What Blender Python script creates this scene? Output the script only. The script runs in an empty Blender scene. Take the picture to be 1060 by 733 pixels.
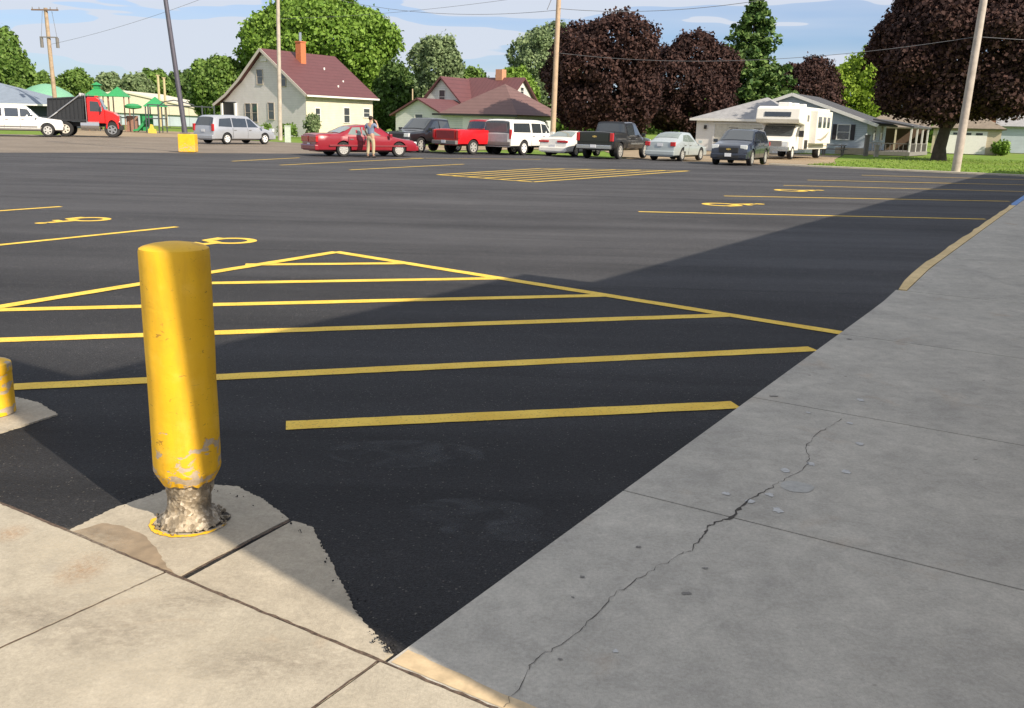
import bpy, bmesh, math, random
import numpy as np
from mathutils import Vector, Matrix, noise

random.seed(7)
S = bpy.context.scene
COL = S.collection
R = math.radians

# ------------------------------------------------------------------ camera model (used to survey positions on the ground)
F, CX, CY, EYE = 950.0, 530.0, 366.5, 1.6
PITCH, ROLL = math.atan(237 / 950.0), R(1.55)

def ray(px, py):
    x, y = px - CX, -(py - CY)
    c, s = math.cos(ROLL), math.sin(ROLL)
    xr, yr = c * x - s * y, s * x + c * y
    cp, sp = math.cos(PITCH), math.sin(PITCH)
    return xr, F * cp + yr * sp, -F * sp + yr * cp

def G(px, py, z=0.0):
    d = ray(px, py); t = (z - EYE) / d[2]
    return (d[0] * t, d[1] * t)

def W(px, py, Y):
    d = ray(px, py); t = Y / d[1]
    return Vector((d[0] * t, Y, EYE + d[2] * t))

AZ = 31.8                                   # the town grid: kerb, kerb-side wall and house ridges run this way
UX, UY = math.sin(R(AZ)), math.cos(R(AZ))
VX, VY = UY, -UX
def uv(u, v): return (u * UX + v * VX, u * UY + v * VY)

# ------------------------------------------------------------------ helpers
def tag(o, label=None, cat=None, group=None, kind=None):
    if label: o['label'] = label
    if cat: o['category'] = cat
    if group: o['group'] = group
    if kind: o['kind'] = kind
    return o

def empty(name, loc, rz=0.0, label=None, cat=None, group=None):
    o = bpy.data.objects.new(name, None); COL.objects.link(o)
    o.location = loc; o.rotation_euler = (0, 0, rz)
    return tag(o, label, cat, group)

def copy_tree(o, parent=None):
    c = o.copy(); COL.objects.link(c)
    if parent is not None: c.parent = parent
    for ch in list(o.children): copy_tree(ch, c)
    return c

class MB:
    """collects polygons and links them as one mesh object"""
    def __init__(s): s.v = []; s.f = []
    def add(s, vs, fs):
        n = len(s.v); s.v += [tuple(p) for p in vs]; s.f += [tuple(i + n for i in f) for f in fs]; return s
    def poly(s, vs): return s.add(vs, [tuple(range(len(vs)))])
    def box(s, c, d, rz=0.0, rx=0.0, ry=0.0):
        M = Matrix.Translation(c) @ Matrix.Rotation(rz, 4, 'Z') @ Matrix.Rotation(ry, 4, 'Y') @ Matrix.Rotation(rx, 4, 'X')
        vs = [M @ Vector((sx * d[0] / 2, sy * d[1] / 2, sz * d[2] / 2)) for sz in (-1, 1) for sx, sy in ((-1, -1), (1, -1), (1, 1), (-1, 1))]
        return s.add(vs, [(3, 2, 1, 0), (4, 5, 6, 7), (0, 1, 5, 4), (1, 2, 6, 5), (2, 3, 7, 6), (3, 0, 4, 7)])
    def tube(s, pts, rad, n=8, cap=True):
        pts = [Vector(p) for p in pts]
        if not hasattr(rad, '__len__'): rad = [rad] * len(pts)
        vs = []; fs = []; a = None
        for i, p in enumerate(pts):
            d = (pts[min(i + 1, len(pts) - 1)] - pts[max(i - 1, 0)]).normalized()
            if a is None:
                a = d.cross(Vector((0, 0, 1)))
                if a.length < 1e-2: a = Vector((1, 0, 0))
            a = (a - d * a.dot(d)).normalized(); b = d.cross(a)
            for k in range(n):
                t = 2 * math.pi * k / n
                vs.append(p + (a * math.cos(t) + b * math.sin(t)) * rad[i])
        for i in range(len(pts) - 1):
            for k in range(n):
                k2 = (k + 1) % n
                fs.append((i * n + k, i * n + k2, (i + 1) * n + k2, (i + 1) * n + k))
        if cap:
            fs.append(tuple(range(n))); fs.append(tuple((len(pts) - 1) * n + k for k in reversed(range(n))))
        return s.add(vs, fs)
    def prism(s, pts2, f0, f1):
        """closed prism from a 2D outline; f0, f1 map (a,b) to 3D points of the two faces"""
        n = len(pts2)
        vs = [f0(*p) for p in pts2] + [f1(*p) for p in pts2]
        return s.add(vs, [tuple(reversed(range(n))), tuple(range(n, 2 * n))] + [(i, (i + 1) % n, n + (i + 1) % n, n + i) for i in range(n)])
    def build(s, name, m, parent=None, smooth=0, bevel=0.0, loc=None):
        me = bpy.data.meshes.new(name); me.from_pydata(s.v, [], s.f)
        bm = bmesh.new(); bm.from_mesh(me)
        bmesh.ops.recalc_face_normals(bm, faces=bm.faces)
        if bevel:
            es = [e for e in bm.edges if len(e.link_faces) == 2 and e.calc_face_angle() > 0.5]
            bmesh.ops.bevel(bm, geom=es, offset=bevel, segments=2, affect='EDGES', profile=0.6)
        bm.to_mesh(me); bm.free()
        return link(name, me, m, parent, smooth, loc)

def link(name, me, m, parent=None, smooth=0, loc=None):
    if m is not None: me.materials.clear(); me.materials.append(m)
    if smooth:
        me.polygons.foreach_set('use_smooth', [True] * len(me.polygons))
        me.set_sharp_from_angle(angle=R(smooth))
    o = bpy.data.objects.new(name, me); COL.objects.link(o)
    if parent: o.parent = parent
    if loc: o.location = loc
    return o

def struct(o): o['kind'] = 'structure'; return o

# ------------------------------------------------------------------ materials
MATS = {}
def nmat(name):
    m = bpy.data.materials.new(name); m.use_nodes = True
    nt = m.node_tree; b = nt.nodes['Principled BSDF']; return m, nt, b
def N(nt, t, **k):
    n = nt.nodes.new(t)
    for a, v in k.items():
        if a in n.inputs: n.inputs[a].default_value = v
        else: setattr(n, a, v)
    return n
def ramp(nt, fac, stops):
    r = nt.nodes.new('ShaderNodeValToRGB'); e = r.color_ramp.elements
    while len(e) < len(stops): e.new(0.5)
    for i, (p, c) in enumerate(stops):
        e[i].position = p; e[i].color = (c[0], c[1], c[2], 1) if hasattr(c, '__len__') else (c, c, c, 1)
    nt.links.new(fac, r.inputs[0]); return r.outputs[0]
def mixc(nt, fac, a, b, mode='MIX'):
    n = nt.nodes.new('ShaderNodeMix'); n.data_type = 'RGBA'; n.blend_type = mode
    for s, v in ((0, fac), (6, a), (7, b)):
        if hasattr(v, 'is_linked'): nt.links.new(v, n.inputs[s])
        else: n.inputs[s].default_value = v if s == 0 else (v[0], v[1], v[2], 1)
    return n.outputs[2]
def bump(nt, b, h, strength, dist=0.01):
    n = nt.nodes.new('ShaderNodeBump'); n.inputs['Strength'].default_value = strength; n.inputs['Distance'].default_value = dist
    nt.links.new(h, n.inputs['Height']); nt.links.new(n.outputs[0], b.inputs['Normal'])
def noise_n(nt, scale, detail=4, rough=0.55, vec=None, dist=0.0):
    n = N(nt, 'ShaderNodeTexNoise'); n.inputs['Scale'].default_value = scale; n.inputs['Detail'].default_value = detail
    n.inputs['Roughness'].default_value = rough; n.inputs['Distortion'].default_value = dist
    if vec is not None: nt.links.new(vec, n.inputs['Vector'])
    return n.outputs['Fac']
def coord(nt, scale=(1, 1, 1), rz=0.0):
    t = nt.nodes.new('ShaderNodeTexCoord'); m = nt.nodes.new('ShaderNodeMapping')
    m.inputs['Scale'].default_value = scale; m.inputs['Rotation'].default_value = (0, 0, rz)
    nt.links.new(t.outputs['Object'], m.inputs['Vector']); return m.outputs[0]

def plain(name, c, rough=0.6, metal=0.0, var=0.12, scale=6.0, coat=0.0, spec=0.5, bumpv=0.0):
    if name in MATS: return MATS[name]
    m, nt, b = nmat(name)
    v = coord(nt); n = noise_n(nt, scale, 5, 0.6, v)
    lo = [x * (1 - var) for x in c]; hi = [min(1, x * (1 + var)) for x in c]
    nt.links.new(ramp(nt, n, [(0.3, lo), (0.7, hi)]), b.inputs['Base Color'])
    b.inputs['Roughness'].default_value = rough; b.inputs['Metallic'].default_value = metal
    b.inputs['Coat Weight'].default_value = coat; b.inputs['Specular IOR Level'].default_value = spec
    b.inputs['Coat Roughness'].default_value = 0.08
    if bumpv: bump(nt, b, noise_n(nt, scale * 8, 3, 0.6, v), bumpv, 0.01)
    MATS[name] = m; return m

def asphalt():
    m, nt, b = nmat('fresh_asphalt')
    v = coord(nt)
    v2 = coord(nt, (0.05, 0.9, 1), R(-12))
    big = noise_n(nt, 0.35, 4, 0.6, v); lane = noise_n(nt, 1.0, 4, 0.6, v2)
    base = ramp(nt, big, [(0.3, (0.022, 0.0225, 0.025)), (0.7, (0.048, 0.048, 0.051))])
    base = mixc(nt, 0.55, base, ramp(nt, lane, [(0.35, (0.026, 0.026, 0.029)), (0.65, (0.062, 0.062, 0.067))]))
    # worn, greyer patches
    blot = noise_n(nt, 1.3, 6, 0.65, v, 0.6)
    base = mixc(nt, ramp(nt, blot, [(0.60, 0), (0.80, 0.35)]), base, (0.085, 0.083, 0.088))
    tyre = noise_n(nt, 1.0, 5, 0.6, coord(nt, (0.12, 2.2, 1), R(38)), 0.4)
    base = mixc(nt, ramp(nt, tyre, [(0.56, 0), (0.70, 0.55)]), base, (0.014, 0.014, 0.016))
    dust = noise_n(nt, 3.5, 7, 0.75, coord(nt, (1, 1, 1), 0.7), 1.0)
    base = mixc(nt, ramp(nt, dust, [(0.60, 0), (0.76, 0.30)]), base, (0.14, 0.13, 0.125))
    vo = N(nt, 'ShaderNodeTexVoronoi'); vo.inputs['Scale'].default_value = 80; nt.links.new(v, vo.inputs['Vector'])
    sp = ramp(nt, vo.outputs['Distance'], [(0.0, 1), (0.42, 0)])
    cc = nt.nodes.new('ShaderNodeSeparateColor'); nt.links.new(vo.outputs['Color'], cc.inputs[0])
    sel = ramp(nt, cc.outputs[0], [(0.88, 0), (1.0, 0.9)])
    mu = N(nt, 'ShaderNodeMath', operation='MULTIPLY'); nt.links.new(sp, mu.inputs[0]); nt.links.new(sel, mu.inputs[1])
    base = mixc(nt, mu.outputs[0], base, (0.34, 0.31, 0.27))
    vg = N(nt, 'ShaderNodeTexVoronoi'); vg.inputs['Scale'].default_value = 160; nt.links.new(v, vg.inputs['Vector'])
    base = mixc(nt, 0.7, base, ramp(nt, vg.outputs['Color'], [(0.2, 0.55), (0.9, 1.6)]), 'MULTIPLY')
    # shade painted in: asphalt near the walk darkened, far sunlit part lightened
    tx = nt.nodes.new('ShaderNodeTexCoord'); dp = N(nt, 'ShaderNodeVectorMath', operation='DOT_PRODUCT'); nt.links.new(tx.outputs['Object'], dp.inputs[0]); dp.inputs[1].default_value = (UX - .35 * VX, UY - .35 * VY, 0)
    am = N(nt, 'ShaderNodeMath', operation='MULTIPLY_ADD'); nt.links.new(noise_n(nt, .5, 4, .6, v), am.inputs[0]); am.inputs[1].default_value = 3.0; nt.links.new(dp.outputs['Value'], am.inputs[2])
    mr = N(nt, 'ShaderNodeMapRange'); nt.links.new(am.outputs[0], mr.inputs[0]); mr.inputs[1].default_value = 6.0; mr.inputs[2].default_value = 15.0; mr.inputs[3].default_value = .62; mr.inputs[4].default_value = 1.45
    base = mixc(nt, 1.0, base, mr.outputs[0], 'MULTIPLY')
    nt.links.new(base, b.inputs['Base Color'])
    b.inputs['Roughness'].default_value = 0.8; b.inputs['Specular IOR Level'].default_value = 0.2
    bump(nt, b, vg.outputs['Distance'], 0.55, 0.006)
    return m

def paint_yellow():
    m, nt, b = nmat('line_paint')
    v = coord(nt)
    n = noise_n(nt, 60, 5, 0.7, v); n2 = noise_n(nt, 4, 3, 0.5, v)
    c = ramp(nt, n2, [(0.3, (0.72, 0.46, 0.04)), (0.7, (0.84, 0.58, 0.08))])
    c = mixc(nt, ramp(nt, n, [(0.56, 0), (0.70, 0.8)]), c, (0.05, 0.045, 0.035))
    n3 = noise_n(nt, 9, 6, 0.75, v, 0.5)
    c = mixc(nt, ramp(nt, n3, [(0.60, 0), (0.74, 0.32)]), c, (0.20, 0.14, 0.035))
    nt.links.new(c, b.inputs['Base Color']); b.inputs['Roughness'].default_value = 0.75
    bump(nt, b, noise_n(nt, 150, 3, 0.6, v), 0.5, 0.005)
    return m

def concrete(name='concrete', c0=(0.33, 0.295, 0.232), c1=(0.46, 0.415, 0.335), stain=True, mott=0.5):
    m, nt, b = nmat(name)
    v = coord(nt)
    a = noise_n(nt, 1.6, 7, 0.62, v, 0.3); f = noise_n(nt, 70, 6, 0.75, v); ff = noise_n(nt, 320, 3, 0.7, v)
    c = ramp(nt, a, [(0.3, c0), (0.7, c1)])
    md = noise_n(nt, 9, 6, 0.7, v, 0.5)
    c = mixc(nt, mott, c, ramp(nt, md, [(0.32, 0.74), (0.68, 1.2)]), 'MULTIPLY')
    c = mixc(nt, 0.6, c, ramp(nt, f, [(0.3, 0.68), (0.7, 1.22)]), 'MULTIPLY')
    c = mixc(nt, 0.4, c, ramp(nt, ff, [(0.3, 0.7), (0.7, 1.25)]), 'MULTIPLY')
    if stain:
        s = noise_n(nt, 2.3, 4, 0.5, v, 0.8)
        c = mixc(nt, ramp(nt, s, [(0.62, 0), (0.78, 0.28)]), c, (0.40, 0.24, 0.12))
        s2 = noise_n(nt, 3.1, 6, 0.7, coord(nt, (1, 1, 1), 1.0), 0.4)
        c = mixc(nt, ramp(nt, s2, [(0.58, 0), (0.74, 0.35)]), c, (0.20, 0.19, 0.175))
        vo = N(nt, 'ShaderNodeTexVoronoi'); vo.inputs['Scale'].default_value = 7; nt.links.new(v, vo.inputs['Vector'])
        cc = nt.nodes.new('ShaderNodeSeparateColor'); nt.links.new(vo.outputs['Color'], cc.inputs[0])
        d = ramp(nt, vo.outputs['Distance'], [(0.05, 1), (0.09, 0)]); e = ramp(nt, cc.outputs[1], [(0.84, 0), (0.88, 0.6)])
        mu = N(nt, 'ShaderNodeMath', operation='MULTIPLY'); nt.links.new(d, mu.inputs[0]); nt.links.new(e, mu.inputs[1])
        c = mixc(nt, mu.outputs[0], c, (0.12, 0.11, 0.10))
    nt.links.new(c, b.inputs['Base Color']); b.inputs['Roughness'].default_value = 0.85; b.inputs['Specular IOR Level'].default_value = 0.3
    br = noise_n(nt, 1.0, 4, 0.7, coord(nt, (260, 6, 1), R(AZ)))
    ad = N(nt, 'ShaderNodeMath', operation='ADD'); nt.links.new(br, ad.inputs[0]); nt.links.new(f, ad.inputs[1])
    bump(nt, b, ad.outputs[0], 0.3, 0.005)
    return m

def ground_mat(name, c0, c1, scale=0.6, c2=None):
    m, nt, b = nmat(name)
    v = coord(nt)
    c = ramp(nt, noise_n(nt, scale, 6, 0.65, v, 0.4), [(0.3, c0), (0.7, c1)])
    c = mixc(nt, 0.6, c, ramp(nt, noise_n(nt, 9, 5, 0.8, v), [(0.3, 0.55), (0.7, 1.4)]), 'MULTIPLY')
    if c2: c = mixc(nt, ramp(nt, noise_n(nt, 0.12, 4, 0.6, v), [(0.5, 0), (0.65, 0.8)]), c, c2)
    nt.links.new(c, b.inputs['Base Color']); b.inputs['Roughness'].default_value = 0.95; b.inputs['Specular IOR Level'].default_value = 0.15
    bump(nt, b, noise_n(nt, 12, 5, 0.8, v), 0.6, 0.05)
    return m

def bollard_paint():
    m, nt, b = nmat('bollard_paint')
    v = coord(nt)
    n = noise_n(nt, 5, 4, 0.6, v)
    c = ramp(nt, n, [(0.3, (0.74, 0.41, 0.008)), (0.7, (0.82, 0.48, 0.014))])
    # little dark nicks
    nick = noise_n(nt, 22, 4, 0.7, coord(nt, (1, 1, 2.6)), 1.2)
    c = mixc(nt, ramp(nt, nick, [(0.645, 0), (0.67, 0.8)]), c, (0.30, 0.16, 0.02))
    grime = noise_n(nt, 3.0, 6, 0.7, coord(nt, (3, 3, .7)), 0.6)
    c = mixc(nt, ramp(nt, grime, [(0.50, 0), (0.72, 0.38)]), c, (0.42, 0.22, 0.03))
    fade = noise_n(nt, 8, 6, 0.7, coord(nt, (1, 1, 1.0), 2.0))
    c = mixc(nt, ramp(nt, fade, [(0.52, 0), (0.70, 0.30)]), c, (0.86, 0.55, 0.10))
    # chips down to concrete, gathered low on the post
    tx = nt.nodes.new('ShaderNodeTexCoord'); sx = nt.nodes.new('ShaderNodeSeparateXYZ'); nt.links.new(tx.outputs['Object'], sx.inputs[0])
    band = ramp(nt, sx.outputs[2], [(0.15, 0.27), (0.28, 0.265), (0.40, 0.20), (0.50, 0.03)])
    ch = noise_n(nt, 11, 5, 0.62, coord(nt, (1, 1, 1.5)), 0.5)
    ad = N(nt, 'ShaderNodeMath', operation='ADD'); nt.links.new(band, ad.inputs[0]); nt.links.new(ch, ad.inputs[1])
    chip = ramp(nt, ad.outputs[0], [(0.80, 0), (0.82, 1)])
    c = mixc(nt, chip, c, mixc(nt, noise_n(nt, 60, 3, 0.6, v), (0.30, 0.23, 0.15), (0.56, 0.46, 0.34)))
    nt.links.new(c, b.inputs['Base Color']); nt.links.new(ramp(nt, fade, [(0.3, 0.52), (0.7, 0.75)]), b.inputs['Roughness'])
    inv = N(nt, 'ShaderNodeMath', operation='SUBTRACT'); inv.inputs[0].default_value = 1; nt.links.new(chip, inv.inputs[1])
    mm = N(nt, 'ShaderNodeMath', operation='MULTIPLY_ADD'); nt.links.new(inv.outputs[0], mm.inputs[0]); mm.inputs[1].default_value = 1.0
    nt.links.new(ch, mm.inputs[2])
    bump(nt, b, mm.outputs[0], 0.35, 0.006)
    return m

def leafmat(name, c0, c1, trans=0.25, rough=0.6):
    m, nt, b = nmat(name)
    g = nt.nodes.new('ShaderNodeNewGeometry')
    c = ramp(nt, g.outputs['Random Per Island'], [(0.1, c0), (0.9, c1)])
    v = coord(nt); c = mixc(nt, 0.5, c, ramp(nt, noise_n(nt, 0.5, 3, 0.6, v), [(0.3, 0.7), (0.7, 1.3)]), 'MULTIPLY')
    nt.links.new(c, b.inputs['Base Color']); b.inputs['Roughness'].default_value = rough; b.inputs['Specular IOR Level'].default_value = 0.3
    tr = nt.nodes.new('ShaderNodeBsdfTranslucent'); nt.links.new(c, tr.inputs[0])
    mx = nt.nodes.new('ShaderNodeMixShader'); mx.inputs[0].default_value = trans
    nt.links.new(b.outputs[0], mx.inputs[1]); nt.links.new(tr.outputs[0], mx.inputs[2])
    nt.links.new(mx.outputs[0], nt.nodes['Material Output'].inputs[0])
    return m

def stripes(name, ca, cb, period, axis=2, rough=0.6, duty=0.85):
    """siding boards or roof courses"""
    m, nt, b = nmat(name)
    tx = nt.nodes.new('ShaderNodeTexCoord'); sx = nt.nodes.new('ShaderNodeSeparateXYZ'); nt.links.new(tx.outputs['Object'], sx.inputs[0])
    d = N(nt, 'ShaderNodeMath', operation='DIVIDE'); nt.links.new(sx.outputs[axis], d.inputs[0]); d.inputs[1].default_value = period
    fr = N(nt, 'ShaderNodeMath', operation='FRACT'); nt.links.new(d.outputs[0], fr.inputs[0])
    c = ramp(nt, fr.outputs[0], [(duty - 0.02, ca), (duty + 0.02, cb)])
    c = mixc(nt, 0.5, c, ramp(nt, noise_n(nt, 1.2, 5, 0.65, coord(nt)), [(0.3, 0.82), (0.7, 1.15)]), 'MULTIPLY')
    nt.links.new(c, b.inputs['Base Color']); b.inputs['Roughness'].default_value = rough
    bump(nt, b, fr.outputs[0], 0.4, 0.02)
    return m

def brick_mat():
    m, nt, b = nmat('store_brick')
    tx = nt.nodes.new('ShaderNodeTexCoord'); br = nt.nodes.new('ShaderNodeTexBrick')
    mp = nt.nodes.new('ShaderNodeMapping'); mp.inputs['Rotation'].default_value = (R(90), 0, 0)
    nt.links.new(tx.outputs['Object'], mp.inputs[0]); nt.links.new(mp.outputs[0], br.inputs['Vector'])
    br.inputs['Scale'].default_value = 4; br.inputs['Color1'].default_value = (0.32, 0.2, 0.14, 1); br.inputs['Color2'].default_value = (0.26, 0.16, 0.11, 1)
    br.inputs['Mortar'].default_value = (0.4, 0.38, 0.35, 1)
    nt.links.new(br.outputs[0], b.inputs['Base Color']); b.inputs['Roughness'].default_value = 0.9
    return m

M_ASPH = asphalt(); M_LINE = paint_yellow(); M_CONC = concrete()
M_KERBY = concrete('worn_yellow_kerb', (0.60, 0.45, 0.22), (0.78, 0.60, 0.32), False)
M_KERBB = concrete('blue_kerb_paint', (0.14, 0.27, 0.55), (0.2, 0.34, 0.62), False)
M_BOL = bollard_paint()
M_GLASS = plain('car_glass', (0.035, 0.042, 0.048), 0.05, 0, 0.1, coat=0.5, spec=0.9)
M_GLASSL = plain('pale_car_glass', (0.17, 0.21, 0.20), 0.06, 0, 0.1, coat=0.5, spec=0.9)
M_TYRE = plain('tyre_rubber', (0.02, 0.02, 0.021), 0.85)
M_RIM = plain('wheel_rim', (0.62, 0.61, 0.58), 0.35, 0.55, 0.06)
M_CHROME = plain('chrome', (0.62, 0.62, 0.62), 0.18, 0.9, 0.05)
M_BLK = plain('black_plastic', (0.018, 0.018, 0.019), 0.55)
M_TRIM = plain('grey_trim', (0.16, 0.15, 0.145), 0.5)
M_TAIL = plain('tail_lamp_red', (0.45, 0.015, 0.02), 0.2, 0, 0.1, coat=0.5)
M_HEAD = plain('head_lamp_lens', (0.72, 0.74, 0.76), 0.12, 0.2, 0.05, coat=0.6)
M_PLATE = plain('licence_plate', (0.62, 0.64, 0.68), 0.5, 0, 0.2, 40)
M_GOLD = plain('gold_emblem', (0.7, 0.5, 0.16), 0.3, 0.7)
M_BARK = plain('bark', (0.075, 0.058, 0.046), 0.95, 0, 0.35, 4, bumpv=0.8)
M_WOOD = plain('utility_pole_wood', (0.36, 0.27, 0.19), 0.9, 0, 0.25, 3, bumpv=0.5)
M_WOODP = plain('pale_pole_wood', (0.42, 0.37, 0.32), 0.9, 0, 0.2, 3, bumpv=0.5)
M_CABLE = plain('cable', (0.16, 0.16, 0.17), 0.7)
M_WHITE = plain('white_trim_paint', (0.74, 0.73, 0.70), 0.5, 0, 0.05)
M_WIN = plain('house_window_glass', (0.05, 0.06, 0.07), 0.08, 0, 0.2, coat=0.3, spec=0.8)
M_SHUT = plain('dark_shutter', (0.03, 0.025, 0.03), 0.6)
M_AGG = None

def aggregate():
    m, nt, b = nmat('broken_concrete')
    v = coord(nt)
    vo = N(nt, 'ShaderNodeTexVoronoi'); vo.inputs['Scale'].default_value = 75; nt.links.new(v, vo.inputs['Vector'])
    c = ramp(nt, vo.outputs['Color'], [(0.1, (0.16, 0.125, 0.085)), (0.5, (0.36, 0.29, 0.2)), (0.95, (0.66, 0.58, 0.46))])
    c = mixc(nt, ramp(nt, noise_n(nt, 18, 5, 0.7, v), [(0.4, 0.75), (0.6, 0)]), c, (0.15, 0.125, 0.09))
    nt.links.new(c, b.inputs['Base Color']); b.inputs['Roughness'].default_value = 0.9
    bump(nt, b, vo.outputs['Distance'], 0.55, 0.006)
    return m
M_AGG = aggregate()

# ------------------------------------------------------------------ ground, lot, walkways
grass_ground = ground_mat('lawn_grass', (0.115, 0.19, 0.030), (0.175, 0.27, 0.042), 0.5, (0.19, 0.225, 0.06))
mb = MB(); mb.poly([(-1500, -300, -0.05), (1500, -300, -0.05), (1500, 3000, -0.05), (-1500, 3000, -0.05)])
struct(mb.build('ground', grass_ground))

def sheet(name, pts, z, m, parent=None):
    mb = MB(); mb.poly([(p[0], p[1], z) for p in pts]); return mb.build(name, m, parent)

def ragged(pts, amp, step=0.05, seed=0, skip=()):
    """subdivide an outline and jitter it; skip = indices of sides kept clean"""
    rr = random.Random(seed); out = []
    n = len(pts)
    for i in range(n):
        a = Vector(pts[i]).to_2d() if len(pts[i]) > 2 else Vector(pts[i]); b = Vector(pts[(i + 1) % n])
        L = (b - a).length; k = 1 if i in skip else max(1, int(L / step))
        d = (b - a); nn = Vector((-d.y, d.x)).normalized() if L > 0 else Vector((0, 0))
        for j in range(k):
            q = a + d * (j / k)
            if j and i not in skip: q = q + nn * rr.uniform(-amp, amp)
            out.append((q.x, q.y))
    return out

# tan old pavement of the street at the left, wood-chip and gravel beyond it
M_STREET = ground_mat('old_street_pavement', (0.17, 0.145, 0.12), (0.24, 0.205, 0.17), 0.3)
M_DIRT = ground_mat('gravel_drive', (0.25, 0.19, 0.13), (0.36, 0.29, 0.2), 0.5)
st = [G(-260, 163), G(40, 160), G(330, 160), G(450, 160), G(440, 152.5), G(330, 148.5), G(200, 142.5), G(0, 138.5), G(-260, 131)]
struct(sheet('street', st, -0.02, M_STREET))
struct(sheet('gravel_area', [G(60, 139.5), G(240, 143), G(225, 137.2), G(70, 132.5)], -0.03, M_DIRT))
struct(sheet('driveway', [uv(46.9, -22), uv(46.9, -13.6), uv(54, -12.5), uv(62, -14.5), uv(75, -17), uv(75, -32), uv(60, -30)], -0.02, M_DIRT))
struct(sheet('driveway', [uv(75, -4.5), uv(75, 6), uv(92, 6), uv(92, -4.5)], -0.022, M_DIRT))
struct(sheet('driveway', [uv(46.9, -42), uv(46.9, -34), uv(75, -34), uv(75, -42)], -0.021, M_DIRT))

# the lot: one sheet, subdivided a little is not needed - flat
lot = [uv(1.9, 1.2), uv(1.9, -1.62), G(404, 690), uv(1.93, -3.2), uv(1.95, -12), uv(2, -60), G(-260, 161), G(0, 158), G(130, 158), G(300, 159), uv(46.4, -31), uv(46.4, 30), uv(8, 30)]
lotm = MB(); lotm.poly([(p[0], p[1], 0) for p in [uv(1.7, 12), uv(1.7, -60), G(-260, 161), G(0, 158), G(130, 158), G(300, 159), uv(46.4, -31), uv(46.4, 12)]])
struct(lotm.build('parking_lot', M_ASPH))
# concrete edging and lawn kerb at the far end
mb = MB()
for k in range(14):
    a = -14 + k * 3.0
    p = [uv(46.4, a), uv(46.4, a + 2.98), uv(46.95, a + 2.98), uv(46.95, a)]
    mb.prism([(q[0], q[1]) for q in p], lambda x, y: (x, y, -0.04), lambda x, y: (x, y, 0.07))
struct(mb.build('far_kerb', concrete('pale_kerb', (0.4, 0.37, 0.3), (0.5, 0.46, 0.38), False)))

# walkway beside the store: slabs rising gently to kerb height
def wz(u): return 0.012 + 0.095 * min(1, max(0, (u - 9.4) / 2.2))
joints = [1.905, 3.57, 5.40, 7.66, 10.12, 12.82, 16.1] + [16.1 + 2.6 * k for k in range(1, 13)]
wk = MB(); jm = MB(); gap = 0.011
for i in range(len(joints) - 1):
    a, b = joints[i] + gap / 2, joints[i + 1] - gap / 2
    for (v0, v1) in ((-1.6, 0.62), (0.62 + gap, 1.9)):
        ns = max(1, int((b - a) / 0.6)); us = [a + (b - a) * k / ns for k in range(ns + 1)]
        vv0 = v0 + (0.105 if (a > 10 and v0 < 0) else 0)
        for k in range(ns):
            p = [uv(us[k], vv0), uv(us[k], v1), uv(us[k + 1], v1), uv(us[k + 1], vv0)]
            zz = [wz(us[k]), wz(us[k]), wz(us[k + 1]), wz(us[k + 1])]
            wk.add([(q[0], q[1], z) for q, z in zip(p, zz)] + [(q[0], q[1], -0.1) for q in p],
                   [(0, 1, 2, 3), (4, 5, 1, 0), (5, 6, 2, 1), (6, 7, 3, 2), (7, 4, 0, 3)])
walk = struct(wk.build('walkway', concrete('walkway_concrete', (0.37, 0.35, 0.31), (0.51, 0.48, 0.42), mott=0.55)))
jb = MB()
for i in range(len(joints)):
    z = wz(joints[i]) - 0.012; p = [uv(joints[i] - 0.02, -1.59), uv(joints[i] + 0.02, -1.59), uv(joints[i] + 0.02, 1.9), uv(joints[i] - 0.02, 1.9)]
    jb.poly([(q[0], q[1], z) for q in p])
p = [uv(1.92, 0.61), uv(47, 0.61), uv(47, 0.65), uv(1.92, 0.65)]
jb.build('joint', plain('joint_dirt', (0.05, 0.045, 0.04), 0.95), walk)

# kerb strip with worn yellow, then blue paint
def kerb(u0, u1, m, name):
    k = MB(); n = max(1, int((u1 - u0) / 0.5)); rr = random.Random(int(u0)); jn = .05
    for i in range(n):
        a, b = u0 + (u1 - u0) * i / n, u0 + (u1 - u0) * (i + 1) / n
        g = 0.008 if i % 5 == 4 else 0; ja = jn; jb_ = rr.uniform(0, .03) if u0 < 20 else 0; jn = jb_
        p = [uv(a, -1.63 + ja), uv(a, -1.50), uv(b - g, -1.50), uv(b - g, -1.63 + jb_)]
        k.add([(q[0], q[1], wz(t) + 0.006) for q, t in zip(p, (a, a, b, b))] + [(q[0], q[1], -0.1) for q in p],
              [(0, 1, 2, 3), (4, 5, 1, 0), (5, 6, 2, 1), (6, 7, 3, 2), (7, 4, 0, 3)])
    return k.build(name, m)
struct(kerb(10.15, 24.2, M_KERBY, 'kerb')); struct(kerb(24.2, 46.3, M_KERBB, 'blue_kerb'))

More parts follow.
